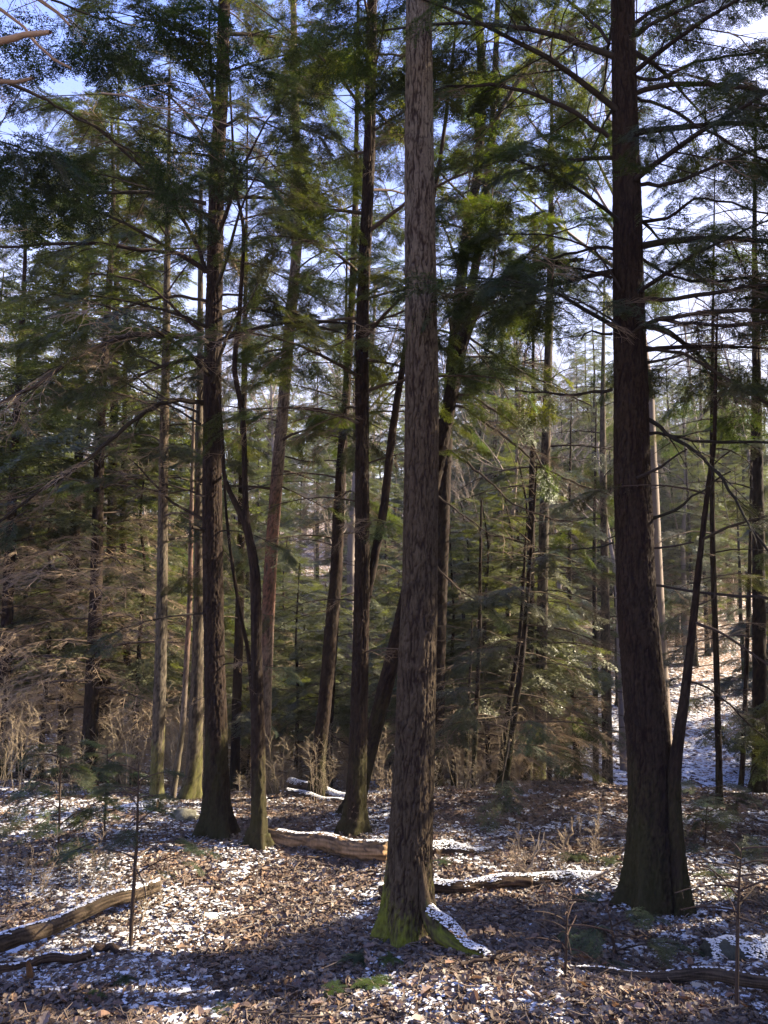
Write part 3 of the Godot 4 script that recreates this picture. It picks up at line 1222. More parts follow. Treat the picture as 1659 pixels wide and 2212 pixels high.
func rock_mesh(seed_: int, size: Vector3, col: Color, flat: bool) -> ArrayMesh:
	var m := MB.new()
	var rows := 16
	var cols := 24
	for j in rows + 1:
		var th := PI * j / rows
		for k in cols:
			var ph := TAU * k / cols
			var d := Vector3(sin(th) * cos(ph), cos(th), sin(th) * sin(ph))
			var g := nz.get_noise_3d(d.x * 12.0 + seed_ * 40.0, d.y * 12.0, d.z * 12.0)
			var f := ncell.get_noise_3d(d.x * 1.4 + seed_ * 7.0, d.y * 1.4, d.z * 1.4) + 1.0
			var rr := 0.8 + 0.35 * g + (0.2 * f if flat else 0.1 * f)
			m.v.append(d * size * rr)
			m.n.append(d)
			m.c.append(col * (0.8 + 0.8 * g))
	for j in rows:
		for k in cols:
			var a := j * cols + k
			var b := j * cols + (k + 1) % cols
			m.i.append_array(PackedInt32Array([a, b + cols, b, a, a + cols, b + cols]))
	return m.mesh()


func sapling(label: String, px: Array, d: float, spread: float, y0: float, tiers: int, size: float, green: Color) -> void:
	# a young hemlock: thin stem, tiers of fine flat sprays
	var foot := P(px[0][0], px[0][1], d)
	var at := Vector3(foot.x, ht(foot.x, foot.z), foot.z)
	var T := new_tree("hemlock_sapling", label, "sapling", at)
	T.green = green
	T.wood = Color(0.06, 0.04, 0.03)
	var keys := []
	for k in px.size():
		keys.append([P(px[k][0], px[k][1], d), px[k][2] * 0.5 * d / F])
	keys[0][0] = at - Vector3(0, 0.05, 0)
	var line := curve(keys, 0.08)
	var m := MB.new()
	var pts := []
	var rad := []
	for e in line:
		pts.append(e[0] - at)
		rad.append(e[1])
	m.tube(pts, rad, 6, T.wood)
	part("stem", m.mesh(), M.branch, T.node)
	var top: Vector3 = keys[keys.size() - 1][0]
	crown(T, keys, at.y + y0, top.y, (top.y - at.y - y0) / tiers, spread, spread * 0.3, 0.2, 0.45, 0.15, 0.8, 0.2, size)
	finish(T)


func shrub_proto(seed_: int, H: float, stems: int, col: Color) -> Node3D:
	var r := RandomNumberGenerator.new()
	r.seed = seed_
	var o := Node3D.new()
	for k in stems:
		var m := MB.new()
		var a := r.randf() * TAU
		var lean := r.randf_range(0.05, 0.45)
		var L := H * r.randf_range(0.55, 1.0)
		var pts := [Vector3(cos(a) * 0.08, -0.08, sin(a) * 0.08)]
		var rad := [r.randf_range(0.004, 0.011) * H * 0.42]
		var d := Vector3(cos(a) * lean, 1, sin(a) * lean).normalized()
		for e in 6:
			pts.append((pts[e] as Vector3) + d * L / 6.0)
			d = (d + Vector3(r.randf_range(-0.18, 0.18), 0.02, r.randf_range(-0.18, 0.18))).normalized()
			rad.append(lerpf(rad[0], 0.002, (e + 1) / 6.0))
		m.tube(pts, rad, 4, col)
		for e in 16:
			var u := r.randf_range(0.25, 1.0) * 6.0
			var j := mini(int(u), 5)
			var p: Vector3 = (pts[j] as Vector3).lerp(pts[j + 1], u - j)
			var d2 := Vector3(r.randf_range(-1, 1), r.randf_range(0.0, 0.9), r.randf_range(-1, 1)).normalized()
			var l2 := r.randf_range(0.12, 0.38) * H * 0.5
			var q := p + d2 * l2 + Vector3(0, 0.05 * l2, 0)
			m.tube([p, p.lerp(q, 0.5) + Vector3(r.randf_range(-0.02, 0.02), 0.02, 0), q], [0.0035, 0.0025, 0.001], 3, col)
			for f in 3:
				var p3 := p.lerp(q, r.randf_range(0.3, 0.95))
				var d3 := (d2 + Vector3(r.randf_range(-0.8, 0.8), r.randf_range(-0.4, 0.6), r.randf_range(-0.8, 0.8))).normalized()
				m.tube([p3, p3 + d3 * l2 * 0.4], [0.002, 0.0008], 3, col)
		part("stem", m.mesh(), M.branch, o)
	return o


func fern(label: String, px: float, py: float, size: float, fronds: int, col: Color) -> void:
	var at := G(px, py) + Vector3(0, 0.03, 0)
	var o := thing("evergreen_fern", label, "fern", at)
	var m: StandardMaterial3D = M.needle.duplicate()
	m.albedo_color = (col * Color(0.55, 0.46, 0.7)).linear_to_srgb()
	size *= 0.66
	for k in fronds:
		var mb := MB.new()
		var a := TAU * k / fronds + rng.randf_range(-0.3, 0.3)
		var L := size * rng.randf_range(0.7, 1.1)
		var d := Vector3(cos(a), rng.randf_range(0.25, 0.9), sin(a)).normalized()
		var p := Vector3.ZERO
		var n := 16
		for e in n:
			var t := float(e) / n
			var q := p + d * L / n
			d = (d + Vector3(0, -0.09, 0)).normalized()
			var side := d.cross(Vector3.UP).normalized()
			var w := L * 0.24 * sin(PI * clampf(0.25 + t * 0.72, 0, 1))
			for s: float in [-1.0, 1.0]:
				var tip: Vector3 = p + side * s * w + d * w * 0.35 + Vector3(0, -w * 0.15, 0)
				mb.tri(p, tip, p + d * L / n * 0.9, Vector3.UP, Color(1, 1, 1) * rng.randf_range(0.8, 1.2))
			p = q
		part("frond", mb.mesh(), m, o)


func stick(label: String, a: Vector3, b: Vector3, r0: float, col: Color, forks: int, group := "") -> void:
	var o := thing("fallen_branch", label, "branch", a, group)
	var m := MB.new()
	var pts := []
	var rad := []
	for k in 7:
		var t := k / 6.0
		pts.append((b - a) * t + Vector3(rng.randf_range(-1, 1), rng.randf_range(-0.3, 1), rng.randf_range(-1, 1)) * 0.025)
		rad.append(lerpf(r0, r0 * 0.35, t))
	m.tube(pts, rad, 6, col, true)
	part("stick", m.mesh(), M.branch, o)
	for k in forks:
		var f := MB.new()
		var t := rng.randf_range(0.3, 0.9) * 6.0
		var j := int(t)
		var p: Vector3 = (pts[j] as Vector3).lerp(pts[j + 1], t - j)
		var L := (b - a).length() * rng.randf_range(0.2, 0.45)
		var d := ((b - a).normalized() + Vector3(rng.randf_range(-0.8, 0.8), rng.randf_range(-0.1, 0.8), rng.randf_range(-0.8, 0.8))).normalized()
		f.tube([p, p + d * L * 0.5 + Vector3(0, 0.02, 0), p + d * L], [r0 * 0.5, r0 * 0.35, r0 * 0.12], 4, col)
		part("side_twig", f.mesh(), M.branch, o)


# ------------------------------------------------------------------ the scene
func _ready() -> void:
	rng.seed = 11
	nz.noise_type = FastNoiseLite.TYPE_SIMPLEX_SMOOTH
	nz.frequency = 0.1
	nz.seed = 21
	nfine.noise_type = FastNoiseLite.TYPE_SIMPLEX_SMOOTH
	nfine.frequency = 1.0
	nfine.fractal_octaves = 2
	nfine.seed = 33
	nfur.noise_type = FastNoiseLite.TYPE_SIMPLEX_SMOOTH
	nfur.frequency = 1.0
	nfur.fractal_octaves = 2
	nfur.fractal_gain = 0.4
	nfur.seed = 44
	ncell.noise_type = FastNoiseLite.TYPE_CELLULAR
	ncell.cellular_return_type = FastNoiseLite.RETURN_DISTANCE2_SUB
	ncell.cellular_distance_function = FastNoiseLite.DISTANCE_EUCLIDEAN
	ncell.fractal_type = FastNoiseLite.FRACTAL_NONE
	ncell.frequency = 1.0
	ncell.seed = 5
	E1 = SUN.cross(Vector3.UP).normalized()
	E2 = SUN.cross(E1).normalized()

	# camera, sky, sun, exposure
	var cam := Camera3D.new()
	cam.name = "camera"
	cam.fov = rad_to_deg(2.0 * atan(CY / F))
	cam.position = EYE
	cam.rotation = Vector3(PITCH, 0, 0)
	cam.near = 0.05
	cam.far = 1500.0
	add_child(cam)
	cam.current = true
	var env := Environment.new()
	env.background_mode = Environment.BG_SKY
	var sm := ProceduralSkyMaterial.new()
	sm.sky_top_color = Color(0.33, 0.50, 0.91)
	sm.sky_horizon_color = Color(0.96, 0.955, 0.945)
	sm.sky_curve = 0.3
	sm.sky_energy_multiplier = 0.72
	sm.ground_bottom_color = Color(0.2, 0.18, 0.16)
	sm.ground_horizon_color = Color(0.6, 0.62, 0.66)
	sm.sun_angle_max = 100.0
	sm.sun_curve = 0.27
	var sky := Sky.new()
	sky.sky_material = sm
	env.sky = sky
	env.background_energy_multiplier = 1.0
	env.tonemap_mode = Environment.TONE_MAPPER_LINEAR
	env.tonemap_exposure = 4.6
	env.fog_enabled = true
	env.fog_density = 0.0006
	env.fog_light_color = Color(0.95, 0.96, 1.0)
	env.sdfgi_enabled = true
	env.ssao_enabled = true
	env.ssil_enabled = true
	var we := WorldEnvironment.new()
	we.name = "world_environment"
	we.environment = env
	add_child(we)
	var sun := DirectionalLight3D.new()
	sun.name = "sun"
	sun.light_energy = 1.6
	sun.light_color = Color(1.0, 0.94, 0.84)
	sun.light_angular_distance = 0.5
	sun.shadow_enabled = true
	sun.look_at_from_position(SUN * 100.0, Vector3.ZERO)
	add_child(sun)

	make_materials()
	for k in 3:
		sprays.append(make_spray(10 + k, true))
		lods.append(make_spray(50 + k, false))
	for k in 2:
		twig_sprays.append(make_twigs(70 + k))
	for k in 6:
		leaf_meshes.append(make_leaf(k + 1))
	for k in 4:
		snow_meshes.append(make_snow(k + 1))

	var ground := build_ground()

	# where the sun reaches the floor and the trunks
	for g in [[40, 2170, .58], [200, 2178, .58], [350, 2195, .58], [500, 2205, .58], [740, 2150, .33], [690, 2195, .58], [850, 2110, .3], [880, 2165, .4], [1000, 2100, .3], [1040, 2150, .35], [960, 2200, .58], [1150, 2150, .3],
			[420, 1915, .35], [560, 1900, .4], [700, 1890, .45], [800, 1880, .4], [620, 1945, .25], [760, 1930, .3], [350, 1960, .3], [480, 1985, .3],
			[980, 1880, .35], [1080, 1890, .45], [1180, 1890, .45], [1290, 1890, .4], [100, 1790, .5], [230, 1775, .5], [320, 1762, .5], [660, 1735, .6], [720, 1745, .4], [1540, 1935, .4], [1620, 2000, .35], [300, 1860, .3], [330, 2010, .25]]:
		gap(g[0], g[1], g[2])
	for y in [0.15, 0.4, 0.65, 0.9, 1.2, 1.5, 1.8]:
		gap_at(Vector3(0.45, y, -6.15), 0.16)
	for y in [0.3, 0.8, 1.3, 2.2, 3.0, 5.0, 6.2]:
		gap_at(P(478, 1106 - (y - 2.7) * 170.0, 9.4), 0.22)

	for k in 6:
		gap_at(P(lerpf(620, 830, k / 5.0), lerpf(1812, 1838, k / 5.0), 8.9) + Vector3(0, 0.08, 0.05), 0.2)
	near_gaps = windows.size()
	var r := RandomNumberGenerator.new()
	r.seed = 909
	for k in 75:
		var d := r.randf_range(11.5, 25.0)
		var x := d * r.randf_range(-0.5, 0.3)
		gap_at(Vector3(x, ht(x, -d) + r.randf_range(0.3, 7.0), -d), r.randf_range(0.5, 0.9))
	near_trees()
	background()
	floor_things()
	cover_ground(ground)


func near_trees() -> void:
	# the plated trunk in the middle
	var a := Vector3(P(885, 2060, 6.2).x, 0, -6.2)
	a.y = ht(a.x, a.z)
	var T := new_tree("plated_tree", "grey-brown plated trunk with mossy foot, largest and nearest, mid view", "tree", a)
	var keys := stem(T, [[884, 2085, 106], [884, 2030, 104], [884, 1950, 97], [886, 1859, 90], [890, 1744, 86], [897, 1594, 82], [901, 1444, 81], [906, 1294, 75], [909, 1097, 73], [911, 900, 72], [910, 697, 70], [906, 400, 67], [905, 150, 61], [904, -60, 58], [903, -700, 50], [900, -2000, 34]], 6.2, 150, 0.012, 0, 0.32)
	var m := MB.new()
	# root that rises as a mossy rib on the trunk and runs out to the right, under snow
	var rp := []
	for e in [[0.075, 0.62, 0.125, 0.018], [0.095, 0.42, 0.150, 0.034], [0.125, 0.24, 0.185, 0.05], [0.19, 0.11, 0.235, 0.062], [0.29, 0.05, 0.30, 0.056], [0.42, 0.015, 0.37, 0.044], [0.56, -0.015, 0.44, 0.03], [0.70, -0.05, 0.50, 0.016]]:
		var p := a + Vector3(e[0], 0, e[2])
		p.y = lerpf(a.y, ht(p.x, p.z), smoothstep(0.1, 0.3, e[0])) + e[1]
		rp.append([p - a, e[3]])
	rp.reverse()
	part("root", trunk_mesh(rp, 26, 0.012, 0, 0.0, -0.25), M.bark, T.node)
	snow_on(T.node, rp[5][0], rp[1][0], 0.058, 0.034, 0.0, 3, 1.5)
	T.wood = Color(0.09, 0.075, 0.06)
	crown(T, keys, 9.5, 15.0, 0.5, 3.5, 2.0, 0.7, 0.9, 1.0, 0.0, 0.8)
	finish(T)

	# the big hemlock on the right
	a = P(1408, 1955, 7.1)
	a.y = ht(a.x, a.z)
	T = new_tree("big_hemlock", "large dark red-brown hemlock trunk with many dead limbs, right side", "tree", a)
	T.wood = Color(0.032, 0.025, 0.02)
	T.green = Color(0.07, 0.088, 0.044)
	keys = stem(T, [[1412, 1965, 116], [1411, 1900, 104], [1408, 1809, 96], [1408, 1746, 92], [1400, 1596, 87], [1383, 1395, 83], [1373, 1250, 80], [1365, 998, 75], [1362, 798, 70], [1358, 653, 66], [1355, 452, 61], [1350, 251, 56], [1345, 0, 51], [1340, -250, 45], [1336, -800, 34], [1330, -1800, 12]], 7.1, 110, 0.016, 1, 0.42)
	var R := [
		[[[1314, 295], [1264, 260], [1189, 215], [1109, 192], [1029, 185], [944, 192], [874, 200]], 11, 5, 7.1, 6.6, 0.25, 0.55, 0.5],
		[[[1372, 202], [1429, 185], [1504, 182], [1579, 187], [1680, 202]], 12, 10, 7.1, 6.6, 0.2, 0.45, 0.6],
		[[[1369, 165], [1419, 172], [1479, 145], [1544, 125], [1660, 112]], 9, 5, 7.1, 7.4, 0.3, 0.6, 0.5],
		[[[1374, 210], [1429, 230], [1504, 270], [1604, 325], [1680, 356]], 8, 5, 7.1, 6.3, 0.25, 0.6, 0.5],
		[[[1367, 52], [1429, 15], [1489, -15], [1560, -40]], 10, 5, 7.1, 7.3, 0.2, 0.6, 0.4],
		[[[1367, 80], [1429, 40], [1519, 0], [1600, -25]], 10, 5, 7.1, 6.6, 0.2, 0.7, 0.4],
		[[[1317, 95], [1279, 45], [1229, 5], [1170, -40]], 9, 5, 7.1, 7.5, 0.3, 0.5, 0.4],
		[[[1322, 600], [1254, 580], [1189, 577], [1120, 600]], 7, 3, 7.1, 7.5, 0.2, 0.6, 0.5],
		[[[1359, 585], [1349, 555], [1329, 537], [1289, 535], [1244, 545], [1170, 565], [1100, 610], [1040, 640]], 9, 4, 7.0, 7.6, 0.3, 1.0, 0.2],
		[[[1339, 625], [1309, 575], [1279, 540], [1230, 520], [1150, 505], [1060, 510]], 6, 3, 7.0, 7.2, 0.3, 1.4, 0.2],
		[[[1384, 645], [1454, 645], [1529, 635], [1604, 622], [1680, 614]], 10, 8, 7.1, 6.7, 0.3, 0.25, 0.7],
		[[[1359, 732], [1384, 707], [1424, 690], [1529, 675], [1680, 669]], 11, 9, 7.0, 6.3, 0.4, 0.15, 0.8],
		[[[1424, 690], [1529, 702], [1629, 699], [1690, 697]], 9, 8, 6.9, 6.8, 0.5, 0.15, 0.7],
		[[[1394, 784], [1454, 772], [1524, 750]], 8, 3, 7.1, 6.8, 1.0, 0.0, 0.4],
		[[[1394, 750], [1469, 762], [1529, 792], [1604, 842], [1690, 890]], 8, 6, 7.1, 6.5, 0.4, 0.2, 0.7],
		[[[1394, 937], [1454, 940], [1529, 955], [1690, 957]], 8, 6, 7.1, 6.6, 0.4, 0.25, 0.7],
		[[[1394, 902], [1444, 937], [1504, 977], [1549, 1022], [1589, 1077], [1624, 1142], [1680, 1220]], 10, 5, 7.1, 6.1, 0.3, 0.3, 0.7],
		[[[1377, 1032], [1429, 1007], [1484, 972]], 8, 3, 6.95, 6.5, 1.0, 0.0, 0.5],
		[[[1404, 1122], [1454, 1102], [1519, 1057], [1579, 1017]], 8, 3, 7.1, 6.6, 1.0, 0.0, 0.6],
		[[[1322, 842], [1254, 850], [1179, 850], [1119, 843]], 8, 3, 7.1, 6.9, 1.0, 0.0, 0.6],
		[[[1322, 722], [1279, 717], [1254, 732]], 6, 4, 7.1, 6.9, 1.0, 0.0, 0.2],
		[[[1324, 1172], [1279, 1184], [1229, 1189]], 5, 2, 7.1, 7.0, 1.0, 0.0, 0.6],
		[[[1407, 1184], [1454, 1179], [1499, 1174]], 6, 3, 7.1, 7.0, 1.0, 0.0, 0.6],
		[[[1412, 1264], [1504, 1279], [1659, 1289], [1700, 1291]], 7, 6, 7.1, 6.6, 0.6, 0.1, 0.6],
		[[[1349, 717], [1294, 672], [1204, 627]], 6, 3, 6.95, 6.9, 0.6, 0.3, 0.5],
		[[[1380, 400], [1450, 395], [1540, 360], [1620, 330], [1700, 300]], 9, 5, 7.1, 6.5, 0.1, 0.8, 0.3],
		[[[1385, 480], [1440, 470], [1500, 430], [1580, 440], [1680, 470]], 8, 4, 7.1, 6.3, 0.15, 0.8, 0.3],
		[[[1388, 560], [1440, 590], [1520, 610], [1600, 600], [1690, 620]], 7, 4, 7.1, 7.4, 0.3, 0.4, 0.6]]
	for l in R:
		limb(T, l[0], l[1], l[2], l[3], l[4], l[5], l[6], l[7])
	crown(T, keys, 5.0, 16.0, 0.22, 3.2, 1.2, 0.25, 0.5, 0.22, 0.85, 0.4)
	finish(T)

	# the slender stem that grows against it
	a = P(1470, 1935, 6.9)
	a.y = ht(a.x, a.z)
	T = new_tree("slender_tree", "slender leaning stem growing against the big right hemlock", "tree", a)
	keys = stem(T, [[1474, 1945, 40], [1466, 1870, 32], [1458, 1746, 25], [1459, 1650, 25], [1480, 1495, 19], [1497, 1345, 15], [1513, 1194, 12], [1530, 1050, 10], [1543, 950, 9], [1546, 800, 6], [1550, 680, 3]], 6.9, 30, 0.03, 1, 0.5)
	limb(T, [[1497, 1342], [1544, 1359], [1604, 1399], [1690, 1460]], 7, 5, 6.9, 6.5, 0.5, 0.2, 0.7)
	limb(T, [[1500, 1310], [1540, 1290], [1548, 1260]], 4, 2, 6.9, 6.8, 1.0, 0.0, 0.5)
	limb(T, [[1484, 1470], [1550, 1500], [1610, 1560], [1660, 1600]], 5, 2, 6.9, 7.3, 0.5, 0.3, 0.8)
	crown(T, keys, 3.2, 6.0, 0.5, 1.2, 0.6, 0.2, 0.4, 0.3, 0.3, 0.9)
	finish(T)

	# the left hemlock
	a = P(469, 1800, 9.4)
	a.y = ht(a.x, a.z)
	T = new_tree("arching_hemlock", "dark hemlock with long arching limbs, left side", "tree", a)
	T.wood = Color(0.035, 0.027, 0.021)
	keys = stem(T, [[469, 1800, 62], [468, 1750, 54], [467, 1694, 51], [467, 1594, 46], [464, 1444, 43], [460, 1247, 42], [458, 1047, 40], [459, 848, 38], [462, 697, 36], [464, 600, 35], [466, 500, 34], [469, 350, 31], [479, 200, 28], [484, 0, 25], [488, -300, 20], [492, -1100, 5]], 9.4, 70, 0.02, 1, 0.6)
	R = [
		[[[440, 870], [410, 866], [370, 866], [330, 882], [270, 925], [200, 985], [150, 1020], [60, 1080], [-20, 1140]], 10, 5, 9.4, 7.9, 0.7, 0.35, 0.35],
		[[[458, 748], [424, 732], [349, 724], [289, 724], [224, 742], [149, 782], [75, 832], [-20, 880]], 11, 6, 9.4, 7.7, 0.6, 0.4, 0.35],
		[[[445, 588], [400, 555], [350, 543], [280, 535], [200, 525], [100, 528], [-20, 535]], 9, 4, 9.4, 8.3, 0.3, 0.75, 0.4],
		[[[445, 580], [415, 505], [380, 450], [350, 400], [280, 340], [225, 290], [150, 240]], 8, 3, 9.4, 8.4, 0.3, 0.9, 0.3],
		[[[457, 325], [430, 280], [395, 235], [360, 205], [300, 170]], 6, 3, 9.4, 8.9, 0.3, 0.9, 0.3],
		[[[445, 440], [350, 420], [300, 415], [215, 415], [100, 410], [0, 372], [-60, 350]], 8, 3, 9.4, 9.0, 0.25, 0.85, 0.4],
		[[[460, 320], [415, 300], [380, 290], [310, 265], [215, 250]], 6, 2, 9.4, 9.8, 0.3, 0.9, 0.3],
		[[[459, 828], [478, 763], [498, 708], [528, 668], [563, 628], [577, 597], [590, 540]], 7, 3, 9.3, 9.0, 0.7, 0.3, 0.4],
		[[[478, 637], [528, 637], [578, 647], [618, 667], [648, 680]], 5, 2, 9.4, 9.2, 0.5, 0.5, 0.5],
		[[[438, 1121], [374, 1086], [344, 1056], [309, 1021], [279, 991]], 6, 2, 9.4, 9.1, 1.0, 0.0, 0.5],
		[[[446, 1148], [430, 1142], [414, 1138]], 8, 7, 9.35, 9.2, 1.0, 0.0, 0.0],
		[[[433, 916], [369, 876], [299, 841], [249, 811]], 5, 2, 9.4, 9.9, 0.5, 0.4, 0.6],
		[[[428, 891], [349, 856], [279, 801], [220, 760]], 5, 2, 9.4, 9.6, 0.4, 0.6, 0.5],
		[[[440, 720], [400, 690], [350, 640], [280, 600], [180, 590]], 6, 3, 9.4, 8.8, 0.25, 0.85, 0.3],
		[[[445, 650], [380, 640], [300, 655], [200, 700], [100, 740]], 6, 3, 9.4, 10.2, 0.2, 0.85, 0.3],
		[[[490, 270], [520, 255], [560, 260], [620, 290]], 6, 2, 9.4, 9.0, 0.2, 0.9, 0.2],
		[[[482, 400], [520, 385], [575, 395], [640, 430]], 5, 2, 9.4, 9.0, 0.2, 0.8, 0.2]]
	for l in R:
		limb(T, l[0], l[1] * 1.25, l[2] * 1.3, l[3], l[4], l[5], l[6], l[7])
	crown(T, keys, 5.4, 16.0, 0.24, 3.0, 1.0, 0.35, 0.5, 0.25, 0.75, 0.3)
	crown(T, keys, 1.5, 4.6, 0.55, 1.3, 1.6, 0.1, 0.2, 0.5, 0.15, 0.9)
	finish(T)

	# the forked sinuous tree just right of it
	a = P(556, 1825, 8.9)
	a.y = ht(a.x, a.z)
	T = new_tree("forked_tree", "sinuous dark stem that forks, right beside the left hemlock", "tree", a)
	T.wood = Color(0.07, 0.055, 0.04)
	stem(T, [[556, 1830, 50], [557, 1800, 36], [559, 1771, 30], [557, 1594, 28], [554, 1395, 22], [553, 1294, 22], [549, 1220, 20], [533, 1130, 15], [529, 1047, 12], [527, 948, 11], [520, 872, 11], [507, 797, 11], [513, 722, 11], [519, 647, 9], [526, 501, 8], [509, 401, 7], [500, 250, 5], [490, 60, 3]], 8.9, 36, 0.025, 1, 0.6)
	stem(T, [[545, 1190, 15], [528, 1130, 14], [510, 1090, 13], [495, 1060, 11], [484, 1020, 9], [480, 940, 7], [474, 850, 5]], 8.9, 16, 0.04, 1, 0.0, "fork", false)
	limb(T, [[520, 680], [545, 640], [560, 600]], 4, 2, 8.9, 8.7, 0.6, 0.3, 0.6)
	limb(T, [[526, 520], [560, 480], [600, 440]], 4, 2, 8.9, 9.1, 0.4, 0.5, 0.6)
	limb(T, [[508, 400], [540, 370], [560, 330]], 4, 2, 8.9, 9.1, 0.4, 0.5, 0.6)
	finish(T)

	# a thin slanting stem between the two
	a = P(541, 1470, 10.0)
	a.y = ht(a.x, a.z)
	T = new_tree("slender_tree", "thin slanting stem leaning left between left hemlock and forked tree", "tree", a)
	stem(T, [[560, 1800, 11], [541, 1455, 9], [520, 1330, 8], [502, 1220, 7], [490, 1120, 6], [482, 1000, 4], [478, 900, 2]], 10.0, 14, 0.05, 1, 0.3)
	limb(T, [[502, 1220], [480, 1180], [470, 1120]], 3, 1, 10.0, 10.1, 0.5, 0.3, 0.8)
	finish(T)

	# middle hemlock with its side stem
	a = P(764, 1800, 9.5)
	a.y = ht(a.x, a.z)
	T = new_tree("middle_hemlock", "straight red-brown hemlock just left of the plated trunk", "tree", a)
	T.wood = Color(0.07, 0.05, 0.036)
	T.green = Color(0.12, 0.14, 0.046)
	keys = stem(T, [[763, 1800, 56], [766, 1770, 48], [768, 1744, 43], [774, 1594, 37], [779, 1395, 33], [782, 1247, 32], [782, 997, 29], [782, 747, 28], [786, 600, 26], [797, 350, 25], [803, 50, 23], [806, -200, 20], [812, -1000, 6]], 9.5, 60, 0.022, 1, 0.4)
	stem(T, [[792, 1300, 16], [812, 1190, 18], [829, 1097, 18], [848, 930, 16], [860, 850, 15], [872, 780, 14], [900, 600, 12], [935, 430, 10], [950, 350, 9], [966, 230, 8], [985, 60, 5]], 9.6, 20, 0.04, 1, 0.0, "side_stem", false)
	limb(T, [[640, 780], [664, 762], [720, 750], [790, 705], [870, 672]], 2, 5, 9.0, 9.2, 0.0, 0.35, 0.6)
	limb(T, [[770, 440], [700, 470], [620, 520], [560, 600]], 5, 2, 9.5, 9.0, 0.2, 0.7, 0.3)
	crown(T, keys, 5.0, 16.0, 0.24, 2.6, 1.0, 0.3, 0.5, 0.2, 0.75, 0.3)
	crown(T, keys, 2.0, 5.0, 0.5, 1.2, 1.7, 0.1, 0.2, 0.5, 0.3, 0.9)
	finish(T)

	# leaning tree that passes behind the plated trunk
	a = P(752, 1785, 10.6)
	a.y = ht(a.x, a.z)
	T = new_tree("leaning_tree", "thick trunk leaning right, passing behind the plated trunk", "tree", a)
	T.wood = Color(0.075, 0.058, 0.042)
	T.green = Color(0.13, 0.155, 0.042)
	stem(T, [[752, 1790, 44], [800, 1610, 33], [858, 1380, 31], [915, 1130, 30], [950, 980, 30], [985, 800, 29], [1005, 720, 28], [1045, 640, 25], [1100, 600, 20], [1180, 572, 13], [1260, 560, 7]], 10.5, 40, 0.03, 1, 0.4)
	R = [
		[[[989, 854], [1014, 854], [1054, 877], [1109, 917], [1149, 967], [1174, 1012]], 7, 4, 10.5, 10.0, 0.3, 0.5, 0.5],
		[[[979, 877], [1004, 882], [1044, 912], [1109, 957], [1169, 1007], [1254, 1047], [1319, 1070]], 8, 3, 10.5, 9.8, 0.35, 0.5, 0.5],
		[[[1014, 729], [1069, 767], [1129, 802], [1189, 832], [1279, 877]], 6, 3, 10.5, 10.6, 0.3, 0.5, 0.5],
		[[[964, 972], [999, 992], [1054, 1037], [1109, 1087], [1179, 1117], [1239, 1127]], 6, 3, 10.5, 9.9, 0.3, 0.55, 0.5],
		[[[947, 1072], [994, 1107], [1049, 1147], [1099, 1162]], 5, 2, 10.5, 10.2, 0.3, 0.5, 0.7],
		[[[1014, 742], [1049, 782], [1079, 822], [1119, 897]], 4, 2, 10.5, 10.2, 0.4, 0.4, 0.6],
		[[[944, 1224], [989, 1269], [1047, 1307]], 5, 3, 10.6, 10.2, 0.6, 0.2, 0.6],
		[[[1045, 640], [1070, 560], [1060, 450], [1080, 330]], 6, 3, 10.5, 10.0, 0.2, 0.9, 0.3],
		[[[1100, 600], [1150, 540], [1210, 500], [1290, 480]], 6, 3, 10.5, 10.0, 0.1, 1.4, 0.2],
		[[[1120, 590], [1180, 560], [1250, 590], [1310, 640]], 6, 3, 10.5, 10.0, 0.1, 1.4, 0.2],
		[[[1060, 625], [1130, 640], [1200, 660], [1260, 700]], 5, 2, 10.5, 11.0, 0.1, 0.7, 0.3]]
	for l in R:
		limb(T, l[0], l[1], l[2], l[3], l[4], l[5], l[6], l[7])
	finish(T)

	# the twin-topped hemlock behind
	a = P(940, 1750, 14.0)
	a.y = ht(a.x, a.z)
	T = new_tree("twin_hemlock", "twin-topped hemlock rising right behind the plated trunk", "tree", a)
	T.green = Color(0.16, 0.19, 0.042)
	keys = stem(T, [[940, 1760, 34], [948, 1400, 28], [955, 1200, 27], [962, 1000, 27], [975, 800, 26], [992, 640, 24], [1012, 480, 22], [1034, 351, 20], [1040, 150, 19], [1031, -50, 16], [1030, -500, 4]], 14.0, 30, 0.04, 1, 0.4)
	stem(T, [[985, 780, 18], [1010, 660, 19], [1030, 560, 18], [1043, 491, 17], [1053, 376, 16], [1065, 251, 14], [1075, 0, 11], [1080, -300, 4]], 13.9, 24, 0.05, 1, 0.0, "second_top", false)
	limb(T, [[1062, 330], [1080, 241], [1150, 125], [1200, 15], [1240, -80]], 14, 7, 13.9, 13.4, 0.4, 0.5, 0.3)
	crown(T, keys, 6.0, 16.0, 0.26, 3.0, 1.2, 0.3, 0.5, 0.2, 0.8, 0.2, 0.62)
	finish(T)

	# pale leaning tree with reddish bark
	a = P(578, 1745, 13.0)
	a.y = ht(a.x, a.z)
	T = new_tree("pale_tree", "pale trunk with reddish upper bark behind the forked tree", "tree", a)
	T.green = Color(0.11, 0.13, 0.055)
	keys = stem(T, [[583, 1750, 32], [570, 1594, 30], [578, 1345, 28], [586, 1198, 27], [597, 1047, 26], [610, 898, 25], [622, 747, 25], [636, 597, 23], [645, 450, 21], [638, 250, 18], [634, 0, 14], [632, -400, 5]], 13.0, 32, 0.035, 2, 0.3)
	limb(T, [[612, 985], [650, 995], [690, 1000]], 4, 2, 13, 12.8, 0.5, 0.5, 0.6)
	limb(T, [[605, 1050], [650, 1070], [710, 1100]], 4, 2, 13, 12.5, 0.5, 0.5, 0.7)
	crown(T, keys, 4.5, 14.0, 0.4, 2.2, 1.2, 0.2, 0.4, 0.3, 0.6, 0.6, 0.58)
	finish(T)

